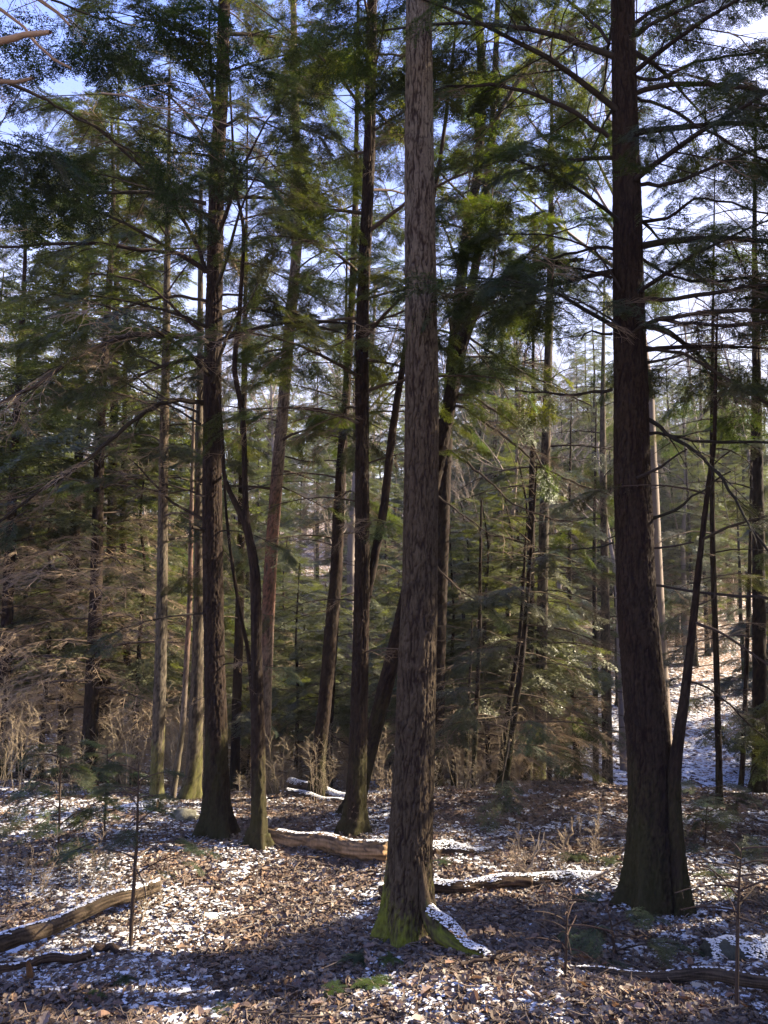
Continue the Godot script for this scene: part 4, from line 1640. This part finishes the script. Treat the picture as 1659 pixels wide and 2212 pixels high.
	# trunk with sunlit reddish side, left of the middle hemlock
	a = P(684, 1740, 12.4)
	a.y = ht(a.x, a.z)
	T = new_tree("sunlit_hemlock", "hemlock with red sunlit side standing beside snowy logs", "tree", a)
	keys = stem(T, [[683, 1742, 38], [688, 1644, 29], [704, 1494, 28], [716, 1345, 27], [726, 1247, 26], [731, 1123, 24], [741, 949, 19], [752, 800, 16], [762, 600, 14], [770, 300, 10], [775, -100, 4]], 12.4, 34, 0.03, 1, 0.5)
	crown(T, keys, 3.6, 12.0, 0.3, 2.0, 1.0, 0.25, 0.4, 0.3, 0.65, 0.6, 0.55)
	finish(T)

	# mossy grey trunk on the left
	a = P(339, 1765, 11.5)
	a.y = ht(a.x, a.z)
	T = new_tree("mossy_tree", "slender grey trunk with sunlit mossy foot beside the snowy bank", "tree", a)
	keys = stem(T, [[338, 1768, 28], [340, 1644, 26], [345, 1494, 26], [349, 1345, 24], [352, 1097, 20], [354, 948, 19], [358, 800, 18], [360, 650, 15], [362, 500, 12], [364, 400, 10], [366, 150, 5]], 11.5, 34, 0.03, 3, 0.3)
	crown(T, keys, 3.5, 10.0, 0.3, 1.8, 1.4, 0.2, 0.4, 0.3, 0.6, 0.6, 0.55)
	finish(T)

	# pale thin birch-like stem and its grey neighbour
	a = P(371, 1765, 12.0)
	a.y = ht(a.x, a.z)
	T = new_tree("pale_sapling", "thin pale sunlit stem curving up beside the mossy grey trunk", "tree", a)
	T.wood = Color(0.25, 0.2, 0.15)
	stem(T, [[369, 1768, 13], [381, 1670, 12], [394, 1570, 12], [402, 1444, 11], [410, 1294, 11], [412, 1180, 10], [416, 1000, 8], [420, 850, 5]], 12.0, 16, 0.05, 2, 0.2)
	finish(T)
	a = P(408, 1770, 12.3)
	a.y = ht(a.x, a.z)
	T = new_tree("grey_tree", "grey rough trunk just left of the left hemlock, behind it", "tree", a)
	keys = stem(T, [[406, 1775, 42], [414, 1700, 35], [420, 1644, 32], [426, 1450, 25], [428, 1345, 22], [430, 1100, 18], [432, 800, 14], [434, 400, 8]], 12.3, 30, 0.04, 3, 0.4)
	crown(T, keys, 4.0, 10.0, 0.4, 1.8, 1.2, 0.2, 0.4, 0.3, 0.6, 0.6, 0.55)
	finish(T)

	# trunks farther back on the left
	var far_stems := [
		["narrow_hemlock", "dark hemlock trunk far left of the mossy grey trunk, taller pair left", [[220, 1690, 25], [227, 1444, 21], [238, 1244, 20], [244, 1000, 18], [250, 700, 13], [254, 400, 6]], 17.0, 1, 3.6, 2.4],
		["narrow_hemlock", "dark hemlock trunk far left of the mossy grey trunk, thinner pair right", [[290, 1690, 17], [286, 1545, 16], [273, 1395, 15], [266, 1244, 15], [268, 1000, 13], [272, 700, 8]], 18.0, 1, 4.2, 2.2],
		["narrow_hemlock", "red-brown trunk in shade behind the forked tree", [[508, 1740, 22], [508, 1650, 20], [512, 1500, 19], [517, 1345, 18], [522, 1100, 16], [528, 800, 12], [532, 500, 6]], 14.5, 1, 4.5, 2.0],
		["narrow_hemlock", "thin trunk behind the red sunlit hemlock", [[706, 1720, 14], [716, 1500, 13], [728, 1300, 13], [738, 1100, 11], [746, 800, 8]], 16.0, 1, 4.0, 2.0],
		["brown_tree", "brown trunk, left half of the close pair right of the plated trunk", [[1136, 1785, 25], [1138, 1646, 22], [1141, 1500, 20], [1145, 1300, 18], [1150, 1000, 12], [1152, 760, 6]], 15.2, 1, 4.5, 2.0],
		["grey_tree", "grey trunk, right half of the close pair right of the plated trunk", [[1166, 1785, 28], [1166, 1646, 25], [1169, 1500, 24], [1171, 1345, 23], [1178, 1000, 20], [1188, 640, 16], [1190, 400, 10]], 15.0, 3, 4.4, 2.4],
		["dark_tree", "dark trunk leaning left on the snowy slope, right background", [[1260, 1790, 16], [1252, 1700, 14], [1244, 1610, 13], [1236, 1450, 11], [1230, 1200, 8]], 19.0, 1, 4.0, 1.6],
		["dark_tree", "dark thin trunk on the snowy slope beside a wider trunk", [[1288, 1800, 13], [1287, 1650, 12], [1286, 1500, 11], [1284, 1200, 8]], 19.5, 1, 4.5, 1.6],
		["dark_tree", "wider dark trunk on the snowy slope left of big right hemlock", [[1314, 1800, 24], [1312, 1650, 22], [1310, 1500, 21], [1306, 1200, 17], [1302, 900, 12]], 19.0, 3, 5.0, 2.2],
		["dark_tree", "brown trunk at the right edge behind the sapling", [[1642, 1800, 32], [1641, 1600, 29], [1640, 1400, 27], [1638, 1150, 24], [1634, 800, 18], [1630, 500, 10]], 13.0, 1, 5.0, 2.2],
		["dark_tree", "thin dark trunk right of the slender leaning stem", [[1556, 1800, 14], [1553, 1650, 13], [1548, 1450, 12], [1540, 1200, 11], [1538, 950, 9], [1540, 700, 6]], 11.0, 1, 3.5, 1.3],
		["dark_tree", "thin dark trunk near the right edge on the snowy slope", [[1600, 1790, 11], [1604, 1650, 10], [1612, 1450, 9], [1620, 1200, 7]], 15.0, 1, 3.5, 1.3]]
	for e in far_stems:
		a = P(e[2][0][0], e[2][0][1], e[3])
		a.y = ht(a.x, a.z)
		T = new_tree(e[0], e[1], "tree", a)
		var last: Array = e[2][e[2].size() - 1]
		e[2].append([last[0] + 4, last[1] - 330, 2])
		keys = stem(T, e[2], e[3], 22, 0.06, e[4], 0.35)
		var top: Vector3 = keys[keys.size() - 1][0]
		crown(T, keys, a.y + e[5], top.y + 0.5, 0.42, e[6], e[6] * 0.4, 0.15, 0.35, 0.25, 0.6, 0.6, 0.62)
		crown(T, keys, a.y + 1.2, a.y + e[5], 0.4, e[6] * 0.6, e[6] * 0.7, 0.05, 0.1, 0.9, 0.1, 1.0, 0.62)
		finish(T)

	# white broken snag and rotten stump
	a = P(262, 1640, 16.0)
	a.y = ht(a.x, a.z)
	T = new_tree("broken_snag", "pale broken snag with pointed top between the two far left trunks", "snag", a)
	stem(T, [[256, 1690, 15], [259, 1600, 13], [262, 1540, 12], [266, 1480, 9], [269, 1440, 2]], 16.0, 16, 0.05, 2, 0.2)
	a = P(190, 1745, 14.0)
	a.y = ht(a.x, a.z)
	T = new_tree("rotten_stump", "tall rotten broken stump among the brush at left", "stump", a)
	stem(T, [[189, 1750, 42], [190, 1700, 34], [191, 1620, 30], [193, 1570, 27], [196, 1535, 12], [198, 1515, 3]], 14.0, 30, 0.03, 1, 0.4)

	# small double-stemmed hemlock on the knoll, with bare sunlit twigs
	a = P(1092, 1775, 11.2)
	a.y = ht(a.x, a.z)
	T = new_tree("young_hemlock", "young double-stemmed hemlock with bare lower twigs on the leafy knoll", "tree", a)
	T.wood = Color(0.10, 0.075, 0.05)
	keys = stem(T, [[1093, 1785, 17], [1091, 1696, 15], [1104, 1596, 14], [1125, 1445, 12], [1141, 1270, 9], [1152, 1120, 6], [1160, 1000, 3]], 11.2, 18, 0.05, 1, 0.3)
	stem(T, [[1076, 1752, 14], [1084, 1650, 13], [1100, 1520, 11], [1122, 1380, 9], [1130, 1270, 7], [1136, 1150, 3]], 11.5, 16, 0.05, 1, 0.3, "second_stem")
	crown(T, keys, 0.6, 3.4, 0.10, 1.5, 1.4, 0.0, 0.1, 0.85, 0.25, 1.0)
	crown(T, keys, 2.6, 4.4, 0.12, 1.5, 0.5, 0.2, 0.3, 0.2, 0.75, 0.4)
	finish(T)
	for e in [["thin dark stem on the knoll right of the plated trunk", [[1022, 1757, 11], [1026, 1600, 10], [1035, 1395, 9], [1037, 1244, 7], [1040, 1080, 4]], 11.8], ["thin sunlit stem on the knoll nearest the plated trunk", [[1004, 1750, 8], [1008, 1620, 7], [1014, 1480, 6], [1017, 1420, 5], [1020, 1330, 2]], 12.0]]:
		a = P(e[1][0][0], e[1][0][1], e[2])
		a.y = ht(a.x, a.z)
		T = new_tree("slender_tree", e[0], "tree", a)
		keys = stem(T, e[1], e[2], 12, 0.05, 1, 0.2)
		crown(T, keys, a.y + 0.8, a.y + 2.6, 0.16, 1.0, 1.0, 0.0, 0.15, 0.9, 0.1, 1.0)
		finish(T)

	# a tree standing just out of view on the left: its dead limbs and a dark bough reach into the picture
	a = Vector3(-2.7, 0, -2.7)
	a.y = ht(a.x, a.z)
	T = new_tree("near_hemlock", "near hemlock beyond the left edge whose pale broken limbs reach in", "tree", a)
	T.wood = Color(0.22, 0.145, 0.09)
	m = MB.new()
	keys = [[a - Vector3(0, 0.1, 0), 0.2], [a + Vector3(0, 3, 0), 0.17], [a + Vector3(0.05, 7, 0), 0.12], [a + Vector3(0, 12, 0), 0.03]]
	var local := []
	for k in keys:
		local.append([k[0] - a, k[1]])
	part("trunk", trunk_mesh(local, 40, 0.05, 1, 0.5, 0.0), M.bark, T.node)
	for l in [[[[-600, -260], [-200, -100], [0, 20], [80, 85], [150, 150]], 12, 5, 2.8, 2.6], [[[-500, -420], [-150, -180], [85, 0], [120, 25], [147, 57]], 14, 5, 2.8, 2.7], [[[-650, 60], [-200, 130], [0, 95], [50, 75], [108, 65]], 22, 10, 2.8, 2.5], [[[-650, 160], [-200, 190], [0, 176], [40, 177], [72, 179]], 13, 7, 2.8, 2.6]]:
		limb(T, l[0], l[1], l[2], l[3], l[4], 1.0, 0.0, -1.0, "dead_limb")
	T.wood = Color(0.05, 0.04, 0.03)
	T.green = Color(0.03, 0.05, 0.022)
	limb(T, [[-700, -200], [-300, 40], [0, 170], [120, 230], [230, 290], [330, 360]], 12, 3, 2.8, 5.6, 0.45, 1.0, 0.2)
	limb(T, [[-700, -400], [-300, -200], [0, -60], [160, 20], [300, 60]], 12, 3, 2.8, 5.4, 0.45, 0.9, 0.2)
	limb(T, [[-700, -100], [-400, 160], [-100, 260], [60, 330]], 10, 3, 2.8, 5.0, 0.5, 0.6, 0.2)
	crown(T, keys, 6.5, 12.0, 0.35, 2.4, 0.8, 0.2, 0.4, 0.2, 0.7, 0.3)
	finish(T)


func background() -> void:
	var tone := [Color(0.15, 0.155, 0.092), Color(0.165, 0.17, 0.095), Color(0.145, 0.15, 0.095), Color(0.18, 0.175, 0.10)]
	var H := [proto_hemlock(1, 15.0, 0.17, 3.0, 3.1, 85, tone[0], 0.14), proto_hemlock(2, 18.0, 0.20, 5.0, 3.3, 90, tone[1], 0.25), proto_hemlock(3, 8.0, 0.08, 0.8, 2.3, 70, tone[3], 0.22), proto_hemlock(4, 13.0, 0.14, 1.2, 2.9, 95, tone[2], 0.30)]
	var D := [proto_bare(5, 15.0, 0.15, Color(0.22, 0.18, 0.15)), proto_bare(6, 18.0, 0.19, Color(0.17, 0.14, 0.12)), proto_bare(7, 9.0, 0.07, Color(0.24, 0.19, 0.15))]
	var r := RandomNumberGenerator.new()
	r.seed = 77
	var hem := []
	var bare := []
	for band in [[14.5, 22.0, 34, 5], [22.0, 34.0, 62, 12], [34.0, 52.0, 60, 24], [52.0, 105.0, 110, 90]]:
		for k in band[2]:
			var d: float = lerpf(band[0], band[1], (k + r.randf()) / band[2])
			var x := r.randf_range(-1, 1) * (0.56 * d + 3.0)
			var rel := x / d
			if rel > 0.50 or (rel > 0.06 and d < 30.0 and r.randf() < 0.35):
				continue
			var pr := r.randi() % 4
			if d < 34.0:
				pr = 2 if r.randf() < 0.6 else 3
			var sc := r.randf_range(0.75, 1.15)
			if rel > 0.22 and d < 36.0 and (d > 15.0 or rel > 0.3):
				continue
			if x > -4.0 and d < 27.0:
				pr = 2
				sc *= 0.66
			elif x > 1.0 and d < 48.0:
				sc *= 0.85
			if x > -2.0 and blocks_gap(x, -d, [15.0, 18.0, 8.0, 13.0][pr] * sc, 2.3 * sc):
				continue
			hem.append([x, d, pr, sc, r.randf() * TAU])
		for k in band[3]:
			var d: float = lerpf(band[0], band[1], (k + r.randf()) / band[3])
			var x := r.randf_range(-1, 1) * (0.56 * d + 3.0)
			bare.append([x, d, r.randi() % 3, r.randf_range(0.75, 1.2), r.randf() * TAU])
	# hemlocks outside the picture on the sun's side and behind, which shade the floor
	var shade := [[7.3, 7.7], [10.2, 8.9]]
	while shade.size() < 9:
		var best := []
		var least := 1e9
		for t in 60:
			var x := r.randf_range(6.5, 17.0)
			var d := r.randf_range(3.0, 16.0)
			if x < 0.5 * d + 2.2:
				continue
			var cost := 0.0
			for g in windows:
				var p: Vector3 = E1 * g[0] + E2 * g[1] + SUN * g[2]
				var away := absf((x - p.x) * SUN.z - (-d - p.z) * SUN.x) / Vector2(SUN.x, SUN.z).length()
				cost += 1.0 if away < 0.4 else 0.0
			for e in shade:
				cost += 4.0 * exp(-Vector2(x - e[0], d - e[1]).length_squared() / 5.0)
			if cost < least:
				least = cost
				best = [x, d]
		shade.append(best)
	shade.append_array([[13.5, 22.0], [17.0, 26.0], [21.0, 31.0], [19.0, 22.5], [25.0, 36.0], [14.6, 26.0], [12.6, 18.5], [19.5, 28.5]])
	for n in 70:
		var d := r.randf_range(40.0, 100.0)
		hem.append([d * r.randf_range(0.12, 0.5), d, r.randi() % 4, r.randf_range(0.8, 1.2), r.randf() * TAU])
	for n in 16:
		var d := r.randf_range(15.0, 32.0)
		hem.append([d * r.randf_range(0.06, 0.23), d, 2, r.randf_range(0.6, 0.95), r.randf() * TAU])
	plant(hem, H, "background_hemlock", "hemlock", "tree", "hemlocks in the woods behind")
	plant(bare, D, "bare_tree", "leafless tree", "tree", "leafless trees in the woods behind")
	var k := 0
	for e in shade:
		var at := Vector3(e[0], 0, -e[1])
		at.y = ht(at.x, at.z)
		var T := new_tree("shade_hemlock", "tall hemlock beyond the right edge shading the forest floor, %s" % (rank(k).replace("nearest", "in order") if k else "first in order"), "tree", at, "hemlocks beyond the right edge")
		T.fol = 1.0
		var keys := [[at, 0.2], [at + Vector3(0, 8, 0), 0.12], [at + Vector3(0, 16, 0), 0.02]]
		var m := MB.new()
		m.tube([Vector3(0, -0.2, 0), Vector3(0, 8, 0), Vector3(0, 16, 0)], [0.2, 0.13, 0.02], 12, Color(0.10, 0.07, 0.05))
		part("trunk", m.mesh(), M.bark, T.node)
		crown(T, keys, at.y + 1.6, at.y + 15.5, 0.24, 3.2, 0.8, 0.15, 0.4, 0.15, 0.9, 0.2, 0.85)
		finish(T)
		k += 1
	for o in H + D:
		o.free()


func floor_things() -> void:
	# fallen logs
	fallen_log("broken log with splintered orange end, crossing behind the plated trunk", P(603, 1812, 9.1), P(842, 1842, 8.3), 0.10, 0.105, 0.0, 1, 2, 0.45, 0.3)
	fallen_log("dark snow-topped log end emerging right of the plated trunk", P(925, 1838, 8.6), P(1075, 1846, 8.7), 0.11, 0.05, 0.0, 0, 3, 1.1)
	fallen_log("long thin snow-capped log from plated trunk to big right hemlock", P(818, 1922, 7.35), P(1150, 1903, 7.6), 0.055, 0.058, 0.0, 0, 4, 1.1)
	fallen_log("snowy log stretch ending behind the big right hemlock", P(1140, 1903, 7.62), P(1575, 1886, 8.2), 0.065, 0.05, 0.0, 0, 5, 1.5)
	fallen_log("slanting foreground log with snow on its lower half, left edge", P(-60, 2062, 5.6), P(345, 1908, 7.3), 0.062, 0.055, 0.0, 2, 6, 0.6)
	fallen_log("thin reddish branch log beneath the slanting foreground log", P(-30, 2100, 5.6), P(200, 2058, 6.0), 0.035, 0.025, 0.0, 0, 7, 0.5)
	fallen_log("snow-buried log along the left bank", P(-40, 1800, 10.6), P(345, 1758, 10.4), 0.10, 0.17, 0.02, 0, 8, 1.9)
	fallen_log("upper of two snowy logs by the red sunlit hemlock", P(628, 1692, 13.2), P(790, 1735, 11.8), 0.09, 0.07, 0.0, 2, 9, 1.2)
	fallen_log("lower of two snowy logs by the red sunlit hemlock", P(620, 1712, 12.6), P(760, 1742, 11.6), 0.07, 0.06, 0.0, 2, 10, 1.1)
	fallen_log("dark rotting log in shade beneath the left saplings", P(-20, 1915, 8.2), P(215, 1870, 8.6), 0.12, 0.09, 0.0, 3, 11, 0.3)
	fallen_log("rotten brown log half hidden by the right sapling", P(1215, 2098, 5.6), P(1700, 2120, 5.2), 0.03, 0.042, 0.0, 2, 12, 0.25)
	var fa := Vector3(9.2, ht(9.2, -23.0) + 0.12, -23.0)
	var fb := Vector3(11.6, ht(11.6, -23.8) + 0.1, -23.8)
	fallen_log("snow-dusted log lying on the far slope at right", fa, fb, 0.15, 0.11, 0.0, 0, 13, 0.8)
	fallen_log("dark short rotten log on the path's left edge", P(205, 2045, 6.2), P(275, 2056, 6.1), 0.03, 0.018, 0.0, 3, 14, 0.0)

	# rocks
	for e in [["dark pointed stone in the path, bottom of view", 478, 2165, Vector3(0.075, 0.085, 0.06), Color(0.10, 0.09, 0.085)], ["small pale stone half buried in the path", 605, 2085, Vector3(0.06, 0.03, 0.05), Color(0.3, 0.26, 0.2)], ["pale slanting rock by the grey rough trunk", 397, 1770, Vector3(0.22, 0.13, 0.12), Color(0.32, 0.31, 0.24)], ["rounded snow-covered rock at the right edge", 1595, 2065, Vector3(0.34, 0.13, 0.2), Color(0.11, 0.11, 0.08)], ["small dark stone touching the pointed stone", 500, 2185, Vector3(0.05, 0.05, 0.05), Color(0.07, 0.065, 0.06)]]:
		var at := G(e[1], e[2])
		var o := thing("rock", e[0], "rock", at)
		part("stone", rock_mesh(int(e[1]), e[3], e[4], true), M.rock, o)
		if e[1] == 1595:
			snow_on(o, Vector3(-0.25, -0.02, 0.02), Vector3(0.25, -0.02, 0.02), 0.13, 0.13, 0.0, 40, 1.4)
	var at := G(62, 2120)
	var st := thing("sawn_stub", "small orange rotten stub sticking up at lower left", "stump", at)
	var m := MB.new()
	m.tube([Vector3(0.01, -0.05, 0), Vector3(0.002, 0.06, 0), Vector3(-0.005, 0.10, 0), Vector3(-0.012, 0.135, 0.004)], [0.024, 0.022, 0.017, 0.007], 9, Color(0.22, 0.115, 0.05), true)
	part("stub_wood", m.mesh(), M.bark, st)

	# ferns
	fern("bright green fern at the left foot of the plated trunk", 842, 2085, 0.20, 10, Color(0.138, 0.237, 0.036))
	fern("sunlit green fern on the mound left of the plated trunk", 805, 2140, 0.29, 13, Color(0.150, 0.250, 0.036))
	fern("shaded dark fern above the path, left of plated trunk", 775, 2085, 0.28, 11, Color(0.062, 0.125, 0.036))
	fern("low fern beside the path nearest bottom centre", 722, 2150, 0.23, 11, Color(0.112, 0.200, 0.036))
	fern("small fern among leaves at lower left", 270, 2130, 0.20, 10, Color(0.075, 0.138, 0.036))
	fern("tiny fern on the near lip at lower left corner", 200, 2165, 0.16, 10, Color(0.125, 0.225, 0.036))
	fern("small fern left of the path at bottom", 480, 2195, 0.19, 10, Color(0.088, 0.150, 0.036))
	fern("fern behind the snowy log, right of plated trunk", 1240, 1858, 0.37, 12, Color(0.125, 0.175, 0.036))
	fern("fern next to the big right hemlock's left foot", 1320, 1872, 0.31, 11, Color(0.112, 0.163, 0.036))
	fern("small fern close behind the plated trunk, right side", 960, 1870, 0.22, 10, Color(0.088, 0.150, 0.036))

	# young hemlocks near the camera
	sapling("grey-green hemlock sapling with dark stem, right foreground", [[1592, 2290, 9], [1590, 2210, 9], [1592, 2100, 8], [1594, 1980, 7], [1598, 1890, 4], [1602, 1830, 2]], 5.0, 0.65, 0.52, 15, 0.22, Color(0.12, 0.15, 0.095))
	sapling("knee-high hemlock sapling between plated trunk and right sapling", [[1221, 2150, 6], [1222, 2080, 6], [1224, 2010, 5], [1226, 1960, 3], [1228, 1940, 1.5]], 5.5, 0.42, 0.16, 12, 0.2, Color(0.11, 0.135, 0.07))
	sapling("small bushy hemlock sapling in front of the big right hemlock", [[1330, 2080, 6], [1325, 2030, 5], [1318, 1985, 3], [1310, 1955, 1.5]], 6.0, 0.5, 0.05, 9, 0.22, Color(0.11, 0.14, 0.085))
	sapling("thin dark-stemmed hemlock sapling over the slanting log", [[281, 2080, 10], [284, 2000, 9], [290, 1900, 8], [296, 1800, 6], [298, 1720, 4], [300, 1650, 2]], 6.3, 0.6, 0.55, 13, 0.2, Color(0.10, 0.125, 0.07))
	sapling("feathery hemlock sapling left of the slanting log", [[120, 1960, 7], [124, 1880, 6], [128, 1780, 5], [130, 1680, 4], [132, 1600, 2]], 8.0, 0.7, 0.3, 14, 0.24, Color(0.10, 0.125, 0.07))
	sapling("feathery hemlock sapling by the snow-buried log, left of mossy trunk", [[225, 1850, 6], [226, 1780, 5], [230, 1690, 4], [232, 1620, 2]], 9.0, 0.75, 0.25, 14, 0.26, Color(0.09, 0.12, 0.06))
	sapling("grey-green hemlock sapling behind the right foreground sapling", [[1520, 1900, 5], [1522, 1830, 4], [1526, 1760, 3], [1530, 1700, 1.5]], 9.0, 0.75, 0.2, 14, 0.26, Color(0.11, 0.14, 0.09))

	# leafless shrubs
	var S := [shrub_proto(1, 1.7, 8, Color(0.27, 0.21, 0.14)), shrub_proto(2, 1.2, 7, Color(0.25, 0.20, 0.14)), shrub_proto(3, 0.7, 5, Color(0.24, 0.185, 0.13))]
	var r := RandomNumberGenerator.new()
	r.seed = 5
	var list := []
	for k in 34:
		var d := r.randf_range(11.5, 17.0)
		list.append([-d * r.randf_range(0.20, 0.54), d, r.randi() % 2, r.randf_range(0.8, 1.4), r.randf() * TAU])
	for k in 14:
		var d := r.randf_range(11.5, 15.0)
		list.append([d * r.randf_range(-0.2, 0.05), d, r.randi() % 3, r.randf_range(0.6, 1.0), r.randf() * TAU])
	for k in 14:
		var d := r.randf_range(11.0, 19.0)
		list.append([d * r.randf_range(0.04, 0.5 if k < 4 else 0.17), d, r.randi() % 3, r.randf_range(0.6, 1.1), r.randf() * TAU])
	plant(list, S, "leafless_shrub", "leafless twiggy shrub", "shrub", "leafless shrubs behind the clearing")
	list = []
	for e in [[170, 1925], [60, 1945], [240, 1960], [30, 1900], [330, 1975], [1130, 1900], [1200, 1880], [1180, 2010], [880, 1800], [760, 1800], [1270, 1865], [100, 2030], [1640, 1950]]:
		var p := G(e[0], e[1])
		list.append([p.x, -p.z, 2, r.randf_range(0.5, 1.1), r.randf() * TAU])
	plant(list, S, "twiggy_seedling", "thin leafless seedling", "seedling", "leafless seedlings in the clearing")
	for o in S:
		o.free()

	# sticks
	for e in [["pale forked stick leaning behind the snowy log", 1130, 1908, 1180, 1800, 0.012, Color(0.25, 0.2, 0.15)], ["dead branch slanting between knoll and big right hemlock", 1180, 1850, 1335, 1895, 0.016, Color(0.11, 0.08, 0.06)], ["grey stick propped left of the big right hemlock", 1270, 1910, 1345, 1870, 0.014, Color(0.3, 0.25, 0.2)], ["dark stick among leaves right of plated trunk's foot", 990, 2098, 1110, 2110, 0.016, Color(0.06, 0.04, 0.03)], ["pale stick on the knoll", 1000, 1845, 1075, 1822, 0.01, Color(0.32, 0.26, 0.2)], ["thin dead branch under the broken log", 660, 1862, 770, 1868, 0.012, Color(0.12, 0.08, 0.05)], ["curved twig before the snowy log", 1035, 1930, 1055, 2000, 0.005, Color(0.25, 0.2, 0.16)], ["short upright broken stick on the knoll's right", 1228, 1835, 1238, 1770, 0.02, Color(0.2, 0.15, 0.1)]]:
		var a := G(e[1], e[2]) + Vector3(0, 0.03, 0)
		var b := P(e[3], e[4], -a.z + 0.1)
		if b.y < ht(b.x, b.z):
			b.y = ht(b.x, b.z) + 0.03
		stick(e[0], a, b, e[5], e[6], 3)
